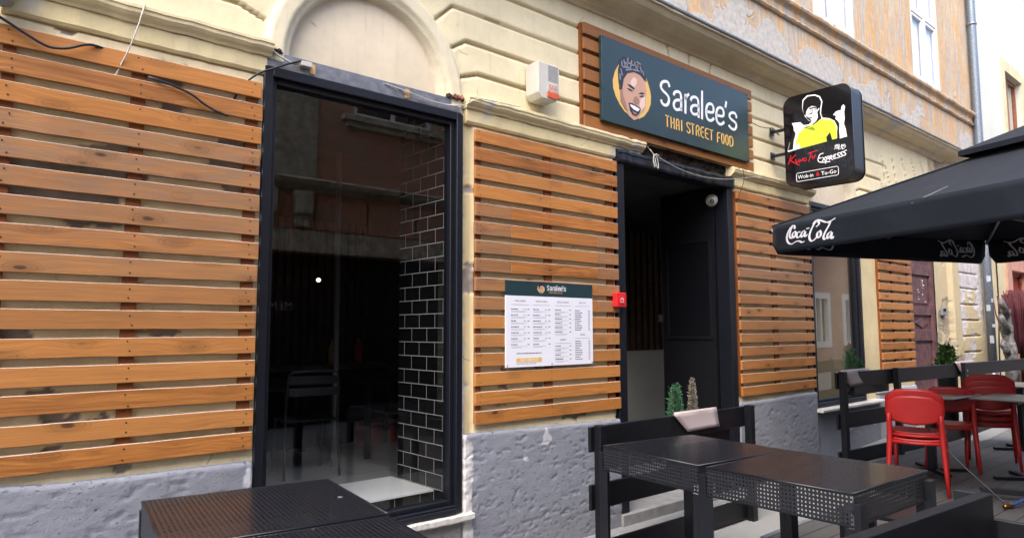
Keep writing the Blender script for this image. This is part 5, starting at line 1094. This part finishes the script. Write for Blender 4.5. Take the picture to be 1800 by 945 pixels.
pot_on((10.45,-.52,.2),'tall dark pot before the brown street door',.12,.86); potted('box_shrub','dark bushy box plant before the brown street door',(10.45,-.52,1.04),.13,.34,'box_green',7,2600,.045,spread=1.8)
pot_on((13.85,-.6,.3),'tall dark pot at the far right by the red door',.2,.62); potted('box_shrub','round dark green shrub at the right edge by the red door',(13.85,-.6,.9),.30,.52,'box_green',8,2600,.05,spread=1.8)
# ornament: dried stems on driftwood
orn=thing('driftwood_stand','gnarled grey driftwood post with a dark red dried bouquet beside the red door','ornament',(12.95,-.6,.3))
rr=random.Random(2); b=MB(); P=[];rd=[]
for i in range(22): t=i/21; P.append((.05*math.sin(t*9)+.12*t-.02,.04*math.cos(t*7),1.6*t)); rd.append(.06+.035*abs(math.sin(t*13))+.01*rr.random())
b.tube(P,rd,10)
for q in ((-.22,.95,.3),(-.25,1.35,.28),(-.2,1.6,.2)): b.tube([(0.02,0,q[1]-.1),(q[0]*.6,-.02,q[1]),(q[0],.0,q[1]+.08),(q[0]*.8,.02,q[1]+.16)],[.05,.045,.055,.03],8)
b.build('driftwood','driftwood',orn)
b=MB()
for i in range(420):
    a=rr.gauss(0,.055); c=rr.gauss(0,.05); w_=1+rr.random()*.25
    b.tube([(.42+a*.2,-.05+c*.2,.86),(.41+a*1.0,-.05+c,1.15),(.40+a*1.7,-.05+c*1.6,1.45+rr.random()*.1),(.40+a*1.8*w_,-.05+c*1.7,1.66+rr.random()*.26)],[.006,.011,.011,.006],4)
b.build('bouquet','dried_stems',orn,fixn=False)
b=MB(); b.tube([(.32,-.05,0),(.32,-.05,.9)],.02,8); b.build('stick','batten_wood',orn)
# ================================================================= put every Empty at the base of its thing
dg=bpy.context.evaluated_depsgraph_get(); bpy.context.view_layer.update()
for o in list(C.objects):
    if o.type=='EMPTY' and o.parent is None and Vector(o.location).length<1e-6:
        mn=Vector((1e9,)*3); mx=-mn
        def walk(q):
            for ch in q.children:
                if ch.type=='MESH':
                    co=np.empty(len(ch.data.vertices)*3,np.float32); ch.data.vertices.foreach_get('co',co); co=co.reshape(-1,3)
                    for k in range(3): mn[k]=min(mn[k],float(co[:,k].min())); mx[k]=max(mx[k],float(co[:,k].max()))
                walk(ch)
        walk(o)
        if mx.x<mn.x: continue
        base=Vector(((mn.x+mx.x)/2,(mn.y+mx.y)/2,mn.z)); o.location=base
        for ch in o.children: ch.location=Vector(ch.location)-base
